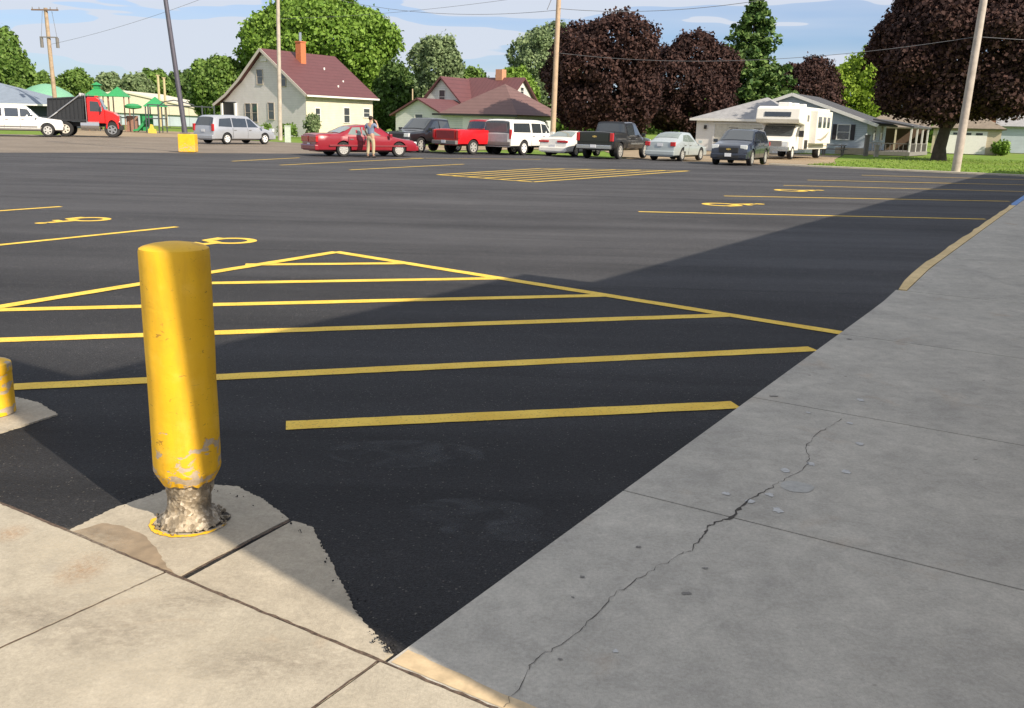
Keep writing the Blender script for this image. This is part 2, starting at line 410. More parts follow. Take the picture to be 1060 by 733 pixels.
# front slabs (sunlit) : v joints
fs = MB()
cuts = [12, 4.0, 1.9, 0.15, -1.63, -2.62, -4.4, -6.2, -8, -10, -12, -20]
for i in range(len(cuts) - 1):
    for (a, b) in ((-6, -1.55), (-1.54, 0.0), (0.012, 1.899)):
        p = [uv(a, cuts[i + 1] + 0.012), uv(a, cuts[i]), uv(b, cuts[i]), uv(b, cuts[i + 1] + 0.012)]
        if i == 4 or i == 5: pass
        fs.add([(q[0], q[1], 0.014) for q in p] + [(q[0], q[1], -0.1) for q in p],
               [(0, 1, 2, 3), (4, 5, 1, 0), (5, 6, 2, 1), (6, 7, 3, 2), (7, 4, 0, 3)])
fa = struct(fs.build('front_walk', M_CONC))
jb = MB()
rr = random.Random(2); a0 = None
for i in range(260):
    v_ = -14 + i * 0.0612; w0, w1 = 1.896 - rr.uniform(0, .001), 1.912 + rr.uniform(-.004, .008); z_ = 0.0095
    if a0: jb.poly([(*uv(a0[0], a0[2]), z_), (*uv(a0[1], a0[2]), z_), (*uv(w1, v_), z_), (*uv(w0, v_), z_)])
    a0 = (w0, w1, v_)
p = [uv(-6, -12), uv(-6, 4), uv(1.89, 4), uv(1.89, -12)]; jb.poly([(q[0], q[1], 0.003) for q in p])
jb.build('joint', plain('joint_soil', (0.085, 0.058, 0.042), 0.95, 0, 0.5, 14), fa)

# pads round the bollards
def pad(name, pts, z, seed, m, skip=()):
    out = ragged(pts, 0.005, 0.011, seed, skip)
    mb = MB(); mb.prism(out, lambda x, y: (x, y, -0.05), lambda x, y: (x, y, z))
    return struct(mb.build(name, m))
M_PAD = concrete('pad_concrete', (0.34, 0.30, 0.235), (0.46, 0.41, 0.325), False)
F0 = lambda px, py: uv(1.908, sum(a * b for a, b in zip(G(px, py), (VX, VY))))
pad('concrete_pad', [F0(186, 598), F0(82, 547), G(120, 527), G(150, 517), G(176, 507), G(205, 503), G(245, 505), G(275, 520), G(299, 539)], 0.009, 3, M_PAD, (0, 8))
pad('concrete_pad', [F0(396, 688), F0(192, 602), G(303, 541), G(323, 547), G(346, 590), G(371, 640), G(392, 662), G(407, 678)], 0.008, 5, M_PAD, (0, 1))
pad('concrete_pad', [G(-30, 450), G(-30, 408), G(12, 411), G(40, 418), G(60, 430), G(30, 440), G(0, 449)], 0.009, 6, M_PAD)
# broken asphalt crumbs in the corner by the walkway
damp = ragged([F0(86, 549), F0(186, 598), G(172, 588), G(163, 572), G(150, 557), G(128, 547), G(106, 544)], 0.004, 0.02, 9, (0,))
struct(sheet('damp_patch', damp, 0.0108, plain('damp_concrete', (0.235, 0.18, 0.12), 0.75, 0, 0.25, 12)))
# dirt-filled joints, rust stain and a tan strip painting sunlight on the walkway's corner
jd = MB(); rr = random.Random(12)
def dirt(p0, p1, w, z):
    A, B = Vector(p0), Vector(p1); L = (B - A).length; d = (B - A).normalized(); n_ = Vector((-d.y, d.x)); k = int(L / .03); last = None
    for i in range(k + 1):
        q = A + d * (L * i / k) + n_ * rr.uniform(-.0015, .0015); a, b = w / 2 * rr.uniform(.45, 1.35), w / 2 * rr.uniform(.45, 1.35)
        cur = (q + n_ * a, q - n_ * b)
        if last: jd.poly([(*last[0], z), (*last[1], z), (*cur[1], z), (*cur[0], z)])
        last = cur
dirt(uv(1.904, -4.6), uv(1.904, 0.6), .0125, .0152)
dirt(G(187, 600), G(300, 541), .012, .0100)
dirt(uv(1.895, -2.612), uv(-.6, -2.612), .007, .0150)
dirt(uv(1.895, -1.624), uv(0.2, -1.624), .008, .0150)
fa2 = jd.build('joint_dirt', plain('brown_joint_dirt', (0.085, 0.058, 0.042), 0.95, 0, .7, 60), fa)
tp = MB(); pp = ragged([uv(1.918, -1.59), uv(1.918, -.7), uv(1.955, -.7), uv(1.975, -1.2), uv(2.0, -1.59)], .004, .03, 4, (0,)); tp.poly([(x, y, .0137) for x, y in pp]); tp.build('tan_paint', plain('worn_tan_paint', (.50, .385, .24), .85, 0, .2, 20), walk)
def stain_mat(name, c, amt):
    m, nt, b = nmat(name); v = coord(nt); b.inputs['Base Color'].default_value = (*c, 1); b.inputs['Roughness'].default_value = .9
    g_ = N(nt, 'ShaderNodeTexGradient', gradient_type='SPHERICAL'); nt.links.new(v, g_.inputs[0])
    mu = N(nt, 'ShaderNodeMath', operation='MULTIPLY'); nt.links.new(g_.outputs['Fac'], mu.inputs[0]); nt.links.new(ramp(nt, noise_n(nt, 6, 5, .7, v, .5), [(.35, 0), (.7, amt)]), mu.inputs[1])
    tr = nt.nodes.new('ShaderNodeBsdfTransparent'); mx = nt.nodes.new('ShaderNodeMixShader'); nt.links.new(mu.outputs[0], mx.inputs[0]); nt.links.new(tr.outputs[0], mx.inputs[1]); nt.links.new(b.outputs[0], mx.inputs[2])
    nt.links.new(mx.outputs[0], nt.nodes['Material Output'].inputs[0]); return m
RUST = stain_mat('rust_stain', (.46, .25, .11), .55); PALE = stain_mat('lime_stain', (.60, .54, .43), .6); GRIM = stain_mat('grime_stain', (.22, .18, .14), .42)
for (px, py, sx_, sy_, m_) in ((86, 592, .10, .16, RUST), (12, 556, .08, .10, RUST), (130, 612, .25, .10, PALE), (75, 570, .25, .2, PALE), (150, 700, .35, .25, PALE), (110, 655, .3, .2, GRIM), (300, 690, .35, .15, GRIM), (205, 625, .2, .1, GRIM), (30, 640, .25, .15, GRIM)):
    c = G(px, py); q = MB(); q.poly([(math.cos(t * .4) * 1, math.sin(t * .4) * 1, 0) for t in range(16)]); o = q.build('stain', m_); o.location = (c[0], c[1], .0158); o.scale = (sx_, sy_, 1); o['kind'] = 'structure'
blobs0 = [(5, 638, .012, .008), (151, 705, .010, .007)]
rr = random.Random(8); ac = MB()
for a, b, nn in (((205, 503), (299, 539), 14), ((303, 541), (346, 590), 10), ((346, 590), (405, 682), 22), ((120, 527), (176, 507), 8), ((385, 660), (412, 680), 40), ((12, 411), (60, 430), 8)):
    for _ in range(nn):
        t = rr.random(); q = G(a[0] + (b[0] - a[0]) * t, a[1] + (b[1] - a[1]) * t); s_ = rr.uniform(.002, .007) * rr.uniform(.6, 1.2)
        ac.box((q[0] + rr.gauss(0, .014), q[1] + rr.gauss(0, .014), .014 + s_ * .3), (s_, s_ * rr.uniform(.6, 1.3), s_ * .8), rr.uniform(0, 3), rr.uniform(0, 1), rr.uniform(0, 1))
ac.build('asphalt_crumbs', M_ASPH)['kind'] = 'stuff'
# crack across the walkway
cr = [(523, 733), (531, 720), (545, 697), (548, 688), (560, 680), (578, 668), (600, 655), (606, 645), (625, 628), (640, 612), (655, 603), (672, 592), (690, 583), (705, 573), (716, 570), (724, 558), (730, 553), (733, 545), (742, 540), (757, 536), (764, 527), (776, 517), (790, 509), (802, 503), (812, 496), (826, 489), (836, 480), (838, 474), (834, 464), (838, 457), (850, 446), (862, 440), (875, 432)]
pts = []
rr = random.Random(3)
for i in range(len(cr) - 1):
    for k in range(4):
        t = k / 4; q = G(cr[i][0] + (cr[i + 1][0] - cr[i][0]) * t, cr[i][1] + (cr[i + 1][1] - cr[i][1]) * t, 0.012)
        pts.append(Vector((q[0] + rr.uniform(-.008, .008), q[1] + rr.uniform(-.009, .009))))
mb = MB(); vs = []
for i, q in enumerate(pts):
    d = (pts[min(i + 1, len(pts) - 1)] - pts[max(0, i - 1)]).normalized(); n2 = Vector((-d.y, d.x))
    t = i / (len(pts) - 1)
    w = (0.0010 + 0.0028 * math.exp(-((t - 0.60) / 0.10) ** 2)) * rr.uniform(0.3, 1.8)
    if 0.50 < t < 0.70 and rr.random() < 0.25: w *= 1.8
    vs += [(q.x + n2.x * w, q.y + n2.y * w, 0.0145), (q.x - n2.x * w, q.y - n2.y * w, 0.0145)]
mb.add(vs, [(2 * i, 2 * i + 1, 2 * i + 3, 2 * i + 2) for i in range(len(pts) - 1)])
mb.build('crack', plain('crack_dirt', (0.06, 0.053, 0.047), 0.95), walk)
# gum and paint spots on the walkway, chalky scuffs on the asphalt
def blobs(name, items, z, m, parent, amp=0.42):
    mb = MB()
    for (px, py, rx, ry) in items:
        rr = random.Random(int(px * 7 + py)); c = G(px, py, z); n = 14
        mb.poly([(c[0] + math.cos(2 * math.pi * k / n) * rx * rr.uniform(1 - amp, 1 + amp), c[1] + math.sin(2 * math.pi * k / n) * ry * rr.uniform(1 - amp, 1 + amp), z) for k in range(n)])
    return mb.build(name, m, parent)
blobs('pale_spot', [(891, 414, .022, .03), (876, 488, .022, .03), (840, 480, .02, .028), (797, 512, .018, .02), (805, 528, .022, .03), (752, 511, .015, .02), (813, 487, .018, .025), (889, 459, .02, .025), (880, 438, .018, .02), (837, 427, .012, .016), (637, 674, .010, .010), (777, 519, .02, .02)], 0.0145, plain('pale_stain', (0.47, 0.47, 0.46), 0.8, 0, 0.2, 30), walk)
blobs('dark_spot', [(603, 597, .009, .008), (593, 618, .006, .005), (580, 682, .007, .006), (711, 614, .016, .012), (730, 588, .010, .008), (661, 566, .010, .009), (802, 410, .03, .014), (879, 351, .02, .02)], 0.0145, plain('dark_stain', (0.19, 0.18, 0.165), 0.9, 0, 0.3, 30), walk)
blobs('wide_stain', [(826, 504, .075, .07)], 0.0138, plain('faint_stain', (0.39, 0.385, 0.36), 0.85, 0, 0.15, 30), walk, 0.12)

def scuff_mat():
    m, nt, b = nmat('chalk_scuff')
    v = coord(nt); b.inputs['Base Color'].default_value = (0.16, 0.17, 0.18, 1); b.inputs['Roughness'].default_value = 0.9
    a = ramp(nt, noise_n(nt, 5, 4, 0.6, v, 0.8), [(0.42, 0), (0.80, 0.24)])
    tr = nt.nodes.new('ShaderNodeBsdfTransparent'); mx = nt.nodes.new('ShaderNodeMixShader')
    nt.links.new(a, mx.inputs[0]); nt.links.new(tr.outputs[0], mx.inputs[1]); nt.links.new(b.outputs[0], mx.inputs[2])
    nt.links.new(mx.outputs[0], nt.nodes['Material Output'].inputs[0]); return m
mb = MB()
for (px, py, rx, ry) in [(530, 550, .30, .10), (490, 530, .3, .14), (722, 430, .10, .05), (700, 440, .12, .05), (560, 300, .5, .2), (640, 380, .6, .2), (420, 470, .4, .2)]:
    c = G(px, py); n = 18
    mb.poly([(c[0] + math.cos(2 * math.pi * k / n) * rx, c[1] + math.sin(2 * math.pi * k / n) * ry, 0.003) for k in range(n)])
struct(mb.build('chalk_scuff', scuff_mat()))

# painted lines -----------------------------------------------------
LW = 0.11
def line_bar(mb, a, b, w=LW, seed=0):
    A, B = Vector(a), Vector(b); d = B - A; L = d.length; d.normalize(); n = Vector((-d.y, d.x)); k = max(2, int(L / 0.12)); rr = random.Random(seed)
    vs = []
    for i in range(k + 1):
        q = A + d * (L * i / k)
        for s in (1, -1):
            e = q + n * s * (w / 2 + rr.uniform(-.004, .004)); vs.append((e.x, e.y, 0.004))
    mb.add(vs, [(2 * i, 2 * i + 1, 2 * i + 3, 2 * i + 2) for i in range(k)])

near = MB(); apex = G(347, 261)
hatch = [((296, 441), (762, 419.5)), ((12, 401), (842, 361.5)), ((-60, 354.5), (755, 326.5)), ((-60, 322.5), (627, 306)), ((146, 294.5), (513, 288.5)), ((254, 274.2), (422, 272.8))]
# each run of paint is one flat sheet; heights differ by 1 mm where they meet
objs = []
for i, (a, b) in enumerate(hatch):
    m_ = MB(); line_bar(m_, G(*a), G(*b), 0.145, i); objs.append(m_)
zz = 0
allm = MB()
for m_ in objs: allm.add(m_.v, m_.f)
b1 = MB(); line_bar(b1, apex, G(873, 345.5), 0.145, 20); allm.add([(x, y, z + 0.0015) for x, y, z in b1.v], b1.f)
b1 = MB(); line_bar(b1, (apex[0] + 0.02, apex[1] - 0.02), G(-60, 328), 0.145, 21); allm.add([(x, y, z + 0.003) for x, y, z in b1.v], b1.f)
struct(allm.build('hatched_marking', M_LINE))

for i, (a, b) in enumerate([((-80, 262), (183, 235)), ((-80, 224), (63, 214)), ((661, 219.3), (1020, 227)), ((749.5, 203), (1045, 208.5)), ((811, 192), (1060, 198.4)), ((836, 186.5), (1060, 191.5)), ((892, 181.5), (1060, 186)),
                         ((290, 171), (440, 163.8)), ((362, 176), (480, 170)), ((240, 167), (310, 163.4)), ((425, 163.7), (560, 165))]):
    mb = MB(); line_bar(mb, G(*a), G(*b), 0.12, i + 40); struct(mb.build('parking_line', M_LINE))
mb = MB()
P = {k: G(*v) for k, v in dict(a=(453, 181), b=(552, 188.5), c=(713, 177), d=(560, 174.5)).items()}
for i, (k1, k2) in enumerate((('a', 'b'), ('b', 'c'), ('a', 'd'), ('d', 'c'))):
    line_bar(mb, P[k1], P[k2], 0.13, i)
    if i: pass
for i, t in enumerate((0.16, 0.33, 0.5, 0.67, 0.84)):
    A = Vector(P['a']).lerp(Vector(P['b']), t); B = Vector(P['d']).lerp(Vector(P['c']), t)
    tmp = MB(); line_bar(tmp, A, B, 0.12, i); mb.add([(x, y, z + 0.002 + 0.0003 * i) for x, y, z in tmp.v], tmp.f)
struct(mb.build('hatched_marking', M_LINE))

def wheelchair_symbol(px, py, az, s=1.0):
    mb = MB()
    def arc(cx, cy, r, w, a0, a1, n=26, z=0.0):
        vs = []
        for i in range(n + 1):
            t = R(a0 + (a1 - a0) * i / n)
            vs += [(cx + math.cos(t) * (r + w / 2), cy + math.sin(t) * (r + w / 2), z), (cx + math.cos(t) * (r - w / 2), cy + math.sin(t) * (r - w / 2), z)]
        mb.add(vs, [(2 * i, 2 * i + 1, 2 * i + 3, 2 * i + 2) for i in range(n)])
    def bar(a, b, w, z): 
        A, B = Vector(a), Vector(b); d = (B - A).normalized(); n = Vector((-d.y, d.x)) * w / 2
        mb.poly([(*(A + n), z), (*(A - n), z), (*(B - n), z), (*(B + n), z)])
    arc(0, -.20, .25, .12, 60, 400)
    mb.poly([(math.cos(t * .4) * .085 - .10, math.sin(t * .4) * .085 + .60, 0.0) for t in range(16)])
    bar((-.10, .50), (-.04, .0), .14, 0.0006); bar((-.08, .28), (.17, .26), .11, 0.0012); bar((-.04, .04), (.24, .02), .12, .0018); bar((.23, .04), (.32, -.26), .11, .0024)
    o = mb.build('wheelchair_symbol', M_LINE); c = G(px, py); o.location = (c[0], c[1], 0.0042)
    o.rotation_euler = (0, 0, -R(az)); o.scale = (s, s, 1)
    return struct(o)
wheelchair_symbol(226, 250.8, 218, 1.05); wheelchair_symbol(80, 228.0, 218, 1.0)
wheelchair_symbol(757, 211.9, 72, 1.35); wheelchair_symbol(826, 197.3, 72, 1.4)

# ------------------------------------------------------------------ bollards
def bollard(loc, label, tilt=(0, 0), broken=True, height=1.128):
    root = empty('bollard', loc, 0, label, 'bollard', 'yellow bollards')
    prof = [(0.0, height), (0.05, height - 0.003), (0.10, height - 0.010), (0.132, height - 0.018), (0.1435, height - 0.024), (0.1468, height - 0.034)]
    prof += [(0.147, height - 0.05 - (height - 0.29) * k / 24) for k in range(1, 25)]
    prof += [(0.1465, 0.228), (0.137, 0.208), (0.120, 0.178), (0.09, 0.172)]
    n = 64; vs = []; KR = 0.872
    rr = random.Random(11)
    for j, (r, z) in enumerate(prof):
        for k in range(n):
            t = 2 * math.pi * k / n
            dr = 0.0; dz = 0.0
            if j > 4: dr = 0.0022 * noise.noise(Vector((math.cos(t) * 3, math.sin(t) * 3, z * 6)))
            if broken and z < 0.23: dz = 0.016 * noise.noise(Vector((math.cos(t) * 3, math.sin(t) * 3, 5))) ; dr += 0.006 * noise.noise(Vector((math.cos(t) * 6, math.sin(t) * 6, z * 9)))
            vs.append(((r * KR + dr) * math.cos(t), (r * KR + dr) * math.sin(t), z + dz))
    fs = [(j * n + k, j * n + (k + 1) % n, (j + 1) * n + (k + 1) % n, (j + 1) * n + k) for j in range(1, len(prof) - 1) for k in range(n)]
    fs.append(tuple(n + k for k in range(n)))
    MB().add(vs, fs).build('sleeve', M_BOL, root, smooth=28)
    if not broken:
        MB().tube([(0, 0, 0), (0, 0, 0.24)], .126, 48).build('sleeve_foot', M_BOL, root, 50)
        return root
    # eroded concrete foot
    cp = [(0.125, 0.0), (0.118, 0.012), (0.105, 0.03), (0.088, 0.05), (0.080, 0.08), (0.082, 0.11), (0.088, 0.14), (0.095, 0.19), (0.1, 0.24)]
    n = 56; vs = []
    cpf = []
    for a in range(len(cp) - 1):
        for q in range(3): cpf.append((cp[a][0] + (cp[a + 1][0] - cp[a][0]) * q / 3, cp[a][1] + (cp[a + 1][1] - cp[a][1]) * q / 3))
    for j, (r, z) in enumerate(cpf):
        for k in range(n):
            t = 2 * math.pi * k / n; q = Vector((math.cos(t) * r, math.sin(t) * r, z))
            d = 0.007 * noise.noise(q * 30) + 0.003 * noise.noise(q * 80) + 0.010 * noise.noise(q * 11)
            vs.append(((r + d) * math.cos(t), (r + d) * math.sin(t), z))
    fs = [(j * n + k, j * n + (k + 1) % n, (j + 1) * n + (k + 1) % n, (j + 1) * n + k) for j in range(len(cpf) - 1) for k in range(n)]
    MB().add(vs, fs).build('concrete_core', M_AGG, root, smooth=70)
    # crater: flat dark disc painting its shade; crumbs and paint ring round the foot
    rg = MB(); vs = []; m_ = 60
    for k in range(m_ + 1):
        t = R(150 + 205 * k / m_); w = (0.010 + 0.009 * noise.noise(Vector((k * .35, 0, 0)))) * math.sin(math.pi * k / m_) ** 0.5 + 0.001
        for s in (1, -1): vs.append((math.cos(t) * (0.150 + s * w), math.sin(t) * (0.150 + s * w) , -0.0020))
    rg.add(vs, [(2 * i, 2 * i + 1, 2 * i + 3, 2 * i + 2) for i in range(m_)])
    rg.build('paint_ring', M_BOL, root)
    cd = MB(); cd.poly([(.018 + math.cos(t * .2) * .125 * (1 + .08 * math.sin(3 * t * .2 + 1)), .012 + math.sin(t * .2) * .125 * (1 + .06 * math.sin(5 * t * .2)), -.0035) for t in range(31)])
    cd.build('crater', plain('dark_hole_soil', (.05, .042, .034), .95, 0, .5, 40), root)
    ck = MB(); rr = random.Random(5)
    for k in range(90):
        t = rr.uniform(0, 6.28); r = rr.uniform(0.095, 0.155); s = rr.uniform(0.004, 0.012)
        ck.box((math.cos(t) * r, math.sin(t) * r, 0.003 + s * .3), (s, s * rr.uniform(.6, 1.2), s * .8), rr.uniform(0, 3), rr.uniform(0, 1))
    ck.build('crumbs', M_AGG, root)['kind'] = 'stuff'
    root.rotation_euler = (R(tilt[0]), R(tilt[1]), 0)
    return root
p = G(198, 541)
bollard((p[0], p[1], 0.014), 'tall yellow bollard with chipped paint and a crumbling grey foot on the square pad')
p = G(-10, 429)
bollard((p[0], p[1], 0.013), 'short yellow bollard cut off by the left edge of the photo', height=0.30, broken=False)

# ------------------------------------------------------------------ the store beside the walkway (casts the long shadow)
SX, SY = uv(0, 0)
stb = empty('store_building', (*uv(1.2, 1.9), 0), R(90 - AZ), 'long brick store building with a stepped parapet beside the concrete walkway', 'building')
h1, h2, h3 = 4.52, 5.12, 9.0
prof = [(0.2, -0.1), (52, -0.1), (52, h1), (5.97, h1), (5.77, h2), (0.39, h2), (0.10, 6.0), (0.10, h3), (-0.52, h3)]
# local x = along the wall, local y = left of it ; the wall face is at y = 0, body behind at y < 0
MB().prism(prof, lambda a, b: (a, 0, b), lambda a, b: (a, -0.35, b)).build('front_wall', brick_mat(), stb)
MB().box((26.2, -10.2, 2.1), (51.5, 19.6, 4.3)).build('wall', brick_mat(), stb)
MB().box((26.2, -10.2, 4.32), (51.5, 19.6, 0.1)).build('roof', plain('flat_roof', (0.3, 0.3, 0.3), 0.9), stb)
for k in range(4):
    f = MB().box((9 + k * 5, 0.02, 1.6), (2.6, 0.06, 2.2)).build('window', M_WHITE, stb)
    MB().box((9 + k * 5, 0.055, 1.6), (2.4, 0.02, 2.0)).build('pane', M_WIN, f)

# ------------------------------------------------------------------ vehicles
def boolean_cut(mb, cutters):
    """cut wheel arches / a load bed out of a closed body; returns the resulting mesh"""
    a = mb.build('tmp_body', None); c = cutters.build('tmp_cut', None)
    md = a.modifiers.new('b', 'BOOLEAN'); md.operation = 'DIFFERENCE'; md.object = c; md.solver = 'EXACT'; md.use_self = True
    dg = bpy.context.evaluated_depsgraph_get(); me = bpy.data.meshes.new_from_object(a.evaluated_get(dg))
    for o in (a, c):
        d = o.data; bpy.data.objects.remove(o); bpy.data.meshes.remove(d)
    return me

WHEELS = {}
def wheel_meshes(r, w, spokes=6, rim_r=0.66):
    k = (r, w, spokes, rim_r)
    if k in WHEELS: return WHEELS[k]
    n = 28; prof = [(rim_r * r, -w / 2), (0.93 * r, -w / 2), (r, -w * 0.36), (r, w * 0.36), (0.93 * r, w / 2), (rim_r * r, w / 2), (rim_r * r * 0.98, w * 0.30), (0.0, w * 0.30)]
    vs = [(q * math.cos(2 * math.pi * k2 / n), z, q * math.sin(2 * math.pi * k2 / n)) for q, z in prof for k2 in range(n)]
    fs = [(j * n + i, j * n + (i + 1) % n, (j + 1) * n + (i + 1) % n, (j + 1) * n + i) for j in range(len(prof) - 1) for i in range(n)]
    t = MB().add(vs, fs); rimb = MB()
    R0 = rim_r * r
    pr = [(R0 * 0.99, w * 0.46), (R0 * 0.80, w * 0.46), (R0 * 0.78, w * 0.34)]
    vs = [(q * math.cos(2 * math.pi * k2 / n), z, q * math.sin(2 * math.pi * k2 / n)) for q, z in pr for k2 in range(n)]
    rimb.add(vs, [(j * n + i, j * n + (i + 1) % n, (j + 1) * n + (i + 1) % n, (j + 1) * n + i) for j in range(len(pr) - 1) for i in range(n)])
    rimb.tube([(0, w * 0.3, 0), (0, w * 0.47, 0)], R0 * 0.30, 12)
    for q in range(spokes):
        a = 2 * math.pi * q / spokes
        rimb.box((math.cos(a) * R0 * 0.52, w * 0.40, math.sin(a) * R0 * 0.52), (R0 * 0.62, w * 0.10, R0 * 0.36), ry=-a)
    WHEELS[k] = (t, rimb); return WHEELS[k]

def add_wheel(root, x, y, r, w, spokes=6, rim=None, rim_r=0.66):
    t, rb = wheel_meshes(r, w, spokes, rim_r); s = 1 if y > 0 else -1
    hub = t.build('wheel', M_TYRE, root, 35); hub.location = (x, y, r)
    if s < 0: hub.rotation_euler = (0, 0, math.pi)
    rb.build('rim', rim or M_RIM, hub, 30)

def carpaint(name, c, coat=0.6, metal=0.0, rough=0.35):
    return plain(name, c, rough, metal, 0.04, 2.0, coat)

def vehicle(name, label, cat, loc, az, paint, st, zb, W_, arches, wr, side_windows, glass, doors, rear_glass=None, windshield=None,
            bed=None, group=None, rim=None, spokes=6, lower=None, rack=False, arch_k=1.17, tilt=0.0, rimr=0.66):
    """st: stations front to rear (x, z shoulder, z top, top width factor, width factor)"""
    root = empty(name, loc, R(90 - az), label, cat, group)
    w = W_ / 2
    NS = []
    for a, b in zip(st[:-1], st[1:]):
        k = max(1, int(abs(a[0] - b[0]) / 0.22))
        for i in range(k): NS.append([a[j] + (b[j] - a[j]) * i / k for j in range(5)])
    NS.append(list(st[-1]))
    def ring(q):
        x, zs, zt, wt, wf = q; h = zs - zb; ww = w * wf
        return [(0, zb), (ww * 0.84, zb), (ww * 0.965, zb + 0.10 * h), (ww * 0.995, zb + 0.40 * h), (ww, zb + 0.66 * h), (ww * 0.975, zs - 0.03), (w * wt * (1.0 if zt - zs < 0.2 else 1.0), zt - 0.055 if zt - zs > 0.2 else zt - 0.02), (w * wt * 0.88, zt - 0.008), (w * wt * 0.5, zt + 0.012), (0, zt + 0.018)]
    def qat(x):
        if x >= st[0][0]: return st[0]
        for a, b in zip(st[:-1], st[1:]):
            if a[0] >= x >= b[0]:
                t = (a[0] - x) / max(1e-6, a[0] - b[0]); return [a[j] + (b[j] - a[j]) * t for j in range(5)]
        return st[-1]
    def ys(x, z, off=0.0):
        r = ring(qat(x))
        for a, b in zip(r[1:7], r[2:7]):
            if a[1] <= z <= b[1]:
                t = (z - a[1]) / max(1e-6, b[1] - a[1]); return a[0] + (b[0] - a[0]) * t + off
        return (r[6][0] if z > r[6][1] else r[1][0]) + off
    body = MB(); vs = []; m = len(ring(NS[0])); per = 2 * m - 2
    for q in NS:
        r = ring(q)
        full = [(y, z) for y, z in r] + [(-y, z) for y, z in r[-2:0:-1]]
        vs += [(q[0], y, z) for y, z in full]
    fs = [(i * per + k, i * per + (k + 1) % per, (i + 1) * per + (k + 1) % per, (i + 1) * per + k) for i in range(len(NS) - 1) for k in range(per)]
    fs.append(tuple(range(per))); fs.append(tuple((len(NS) - 1) * per + k for k in reversed(range(per))))
    body.add(vs, fs)
    cut = MB()
    for ax in arches:
        for s in (1, -1):
            n = 24; rr_ = wr * arch_k; c = []
            for yy in (w * 1.2 * s, (w - 0.30) * s):
                c += [(ax + rr_ * math.cos(2 * math.pi * k / n), yy, wr * 1.02 + rr_ * math.sin(2 * math.pi * k / n)) for k in range(n)]
            cut.add(c, [tuple(range(n)), tuple(n + k for k in reversed(range(n)))] + [(k, n + k, n + (k + 1) % n, (k + 1) % n) for k in range(n)])
    if bed: cut.box(((bed[0] + bed[1]) / 2, 0, bed[2] + 0.5), (bed[0] - bed[1], W_ - 0.24, 1.0))
    me = boolean_cut(body, cut); link('body', me, paint, root, 34)
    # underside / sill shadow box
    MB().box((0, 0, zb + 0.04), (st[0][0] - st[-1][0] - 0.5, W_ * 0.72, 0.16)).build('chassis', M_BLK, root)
    # side glass
    for poly in side_windows:
        for s in (1, -1):
            g = MB(); top = [(x, s * ys(x, z, 0.010), z) for x, z in poly]; bot = [(x, s * ys(x, z, -0.02), z) for x, z in poly]
            n = len(poly); g.add(top + bot, [tuple(range(n)), tuple(n + k for k in reversed(range(n)))] + [(k, (k + 1) % n, n + (k + 1) % n, n + k) for k in range(n)])
            g.build('side_window', glass, root)
    for nm, spec in (('windshield', windshield), ('rear_window', rear_glass)):
        if not spec: continue
        x0, x1 = spec[0], spec[1]; fw = spec[2] if len(spec) > 2 else 0.84
        g = MB(); rows = []
        for t in np.linspace(0.0, 1.0, 5):
            x = x0 + (x1 - x0) * t; q = qat(x); r = ring(q)
            row = []
            half = [(r[6][0] * 0.97, r[6][1] + 0.012), (r[7][0] * 0.97, r[7][1]), (r[8][0], r[8][1]), (0, r[9][1])]
            for y, z in half: row.append((x, y * 1.0, z + 0.012))
            for y, z in half[-2::-1]: row.append((x, -y, z + 0.012))
            rows.append(row)
        dx = 0.012 * (1 if nm == 'windshield' else -1)
        for rw in rows: g.v += [(a + dx, b, c) for a, b, c in rw]
        n = 7; g.f += [(i * n + k, i * n + k + 1, (i + 1) * n + k + 1, (i + 1) * n + k) for i in range(4) for k in range(n - 1)]
        g.build(nm, glass if nm == 'windshield' or glass is not M_GLASSL else M_GLASSL, root, 40)
    # doors: thin plates over the body side, with handles
    for (xa, xb, za, zc) in doors:
        for s in (1, -1):
            g = MB(); nz = 5; nx = 3; vs = []
            for off in (0.006, -0.02):
                for i in range(nz + 1):
                    for j in range(nx + 1):
                        x = xa + (xb - xa) * j / nx; z = za + (zc - za) * i / nz; vs.append((x, s * ys(x, z, off), z))
            L = (nz + 1) * (nx + 1); fs = []
            for o in (0, L):
                fs += [(o + i * (nx + 1) + j, o + i * (nx + 1) + j + 1, o + (i + 1) * (nx + 1) + j + 1, o + (i + 1) * (nx + 1) + j) for i in range(nz) for j in range(nx)]
            per_ = [j for j in range(nx + 1)] + [(i) * (nx + 1) + nx for i in range(1, nz + 1)] + [nz * (nx + 1) + j for j in range(nx - 1, -1, -1)] + [i * (nx + 1) for i in range(nz - 1, 0, -1)]
            fs += [(per_[k], per_[(k + 1) % len(per_)], L + per_[(k + 1) % len(per_)], L + per_[k]) for k in range(len(per_))]
            d = g.add(vs, fs).build('door', paint, root, 34)
            hx = xb + 0.16; hz = zc - 0.12
            MB().box((hx, s * (ys(hx, hz) + 0.022), hz), (0.17, 0.03, 0.035)).build('handle', M_TRIM if paint.name[:5] != 'black' else M_CHROME, d)
            # dark seam
            sm = MB(); xx = xb - 0.012
            pts = [(xx, s * ys(xx, z, 0.002), z) for z in np.linspace(za, zc, 5)]
            sm.tube(pts, 0.011, 4); sm.build('door_seam', M_BLK, root)
    # wheels
    for ax in arches:
        for s in (1, -1): add_wheel(root, ax, s * (w - 0.125), wr, 0.23, spokes, rim, rimr)
    # bumpers, lights and plates
    xf, xr = st[0][0], st[-1][0]
    root['xf'] = xf; root['xr'] = xr
    # mirrors
    xm = doors[0][0] - 0.02; zm = doors[0][3] + 0.07
    for s in (1, -1):
        MB().box((xm, s * (w + 0.09), zm), (0.12, 0.2, 0.15)).build('mirror', paint if lower is None else lower, root, bevel=0.02)
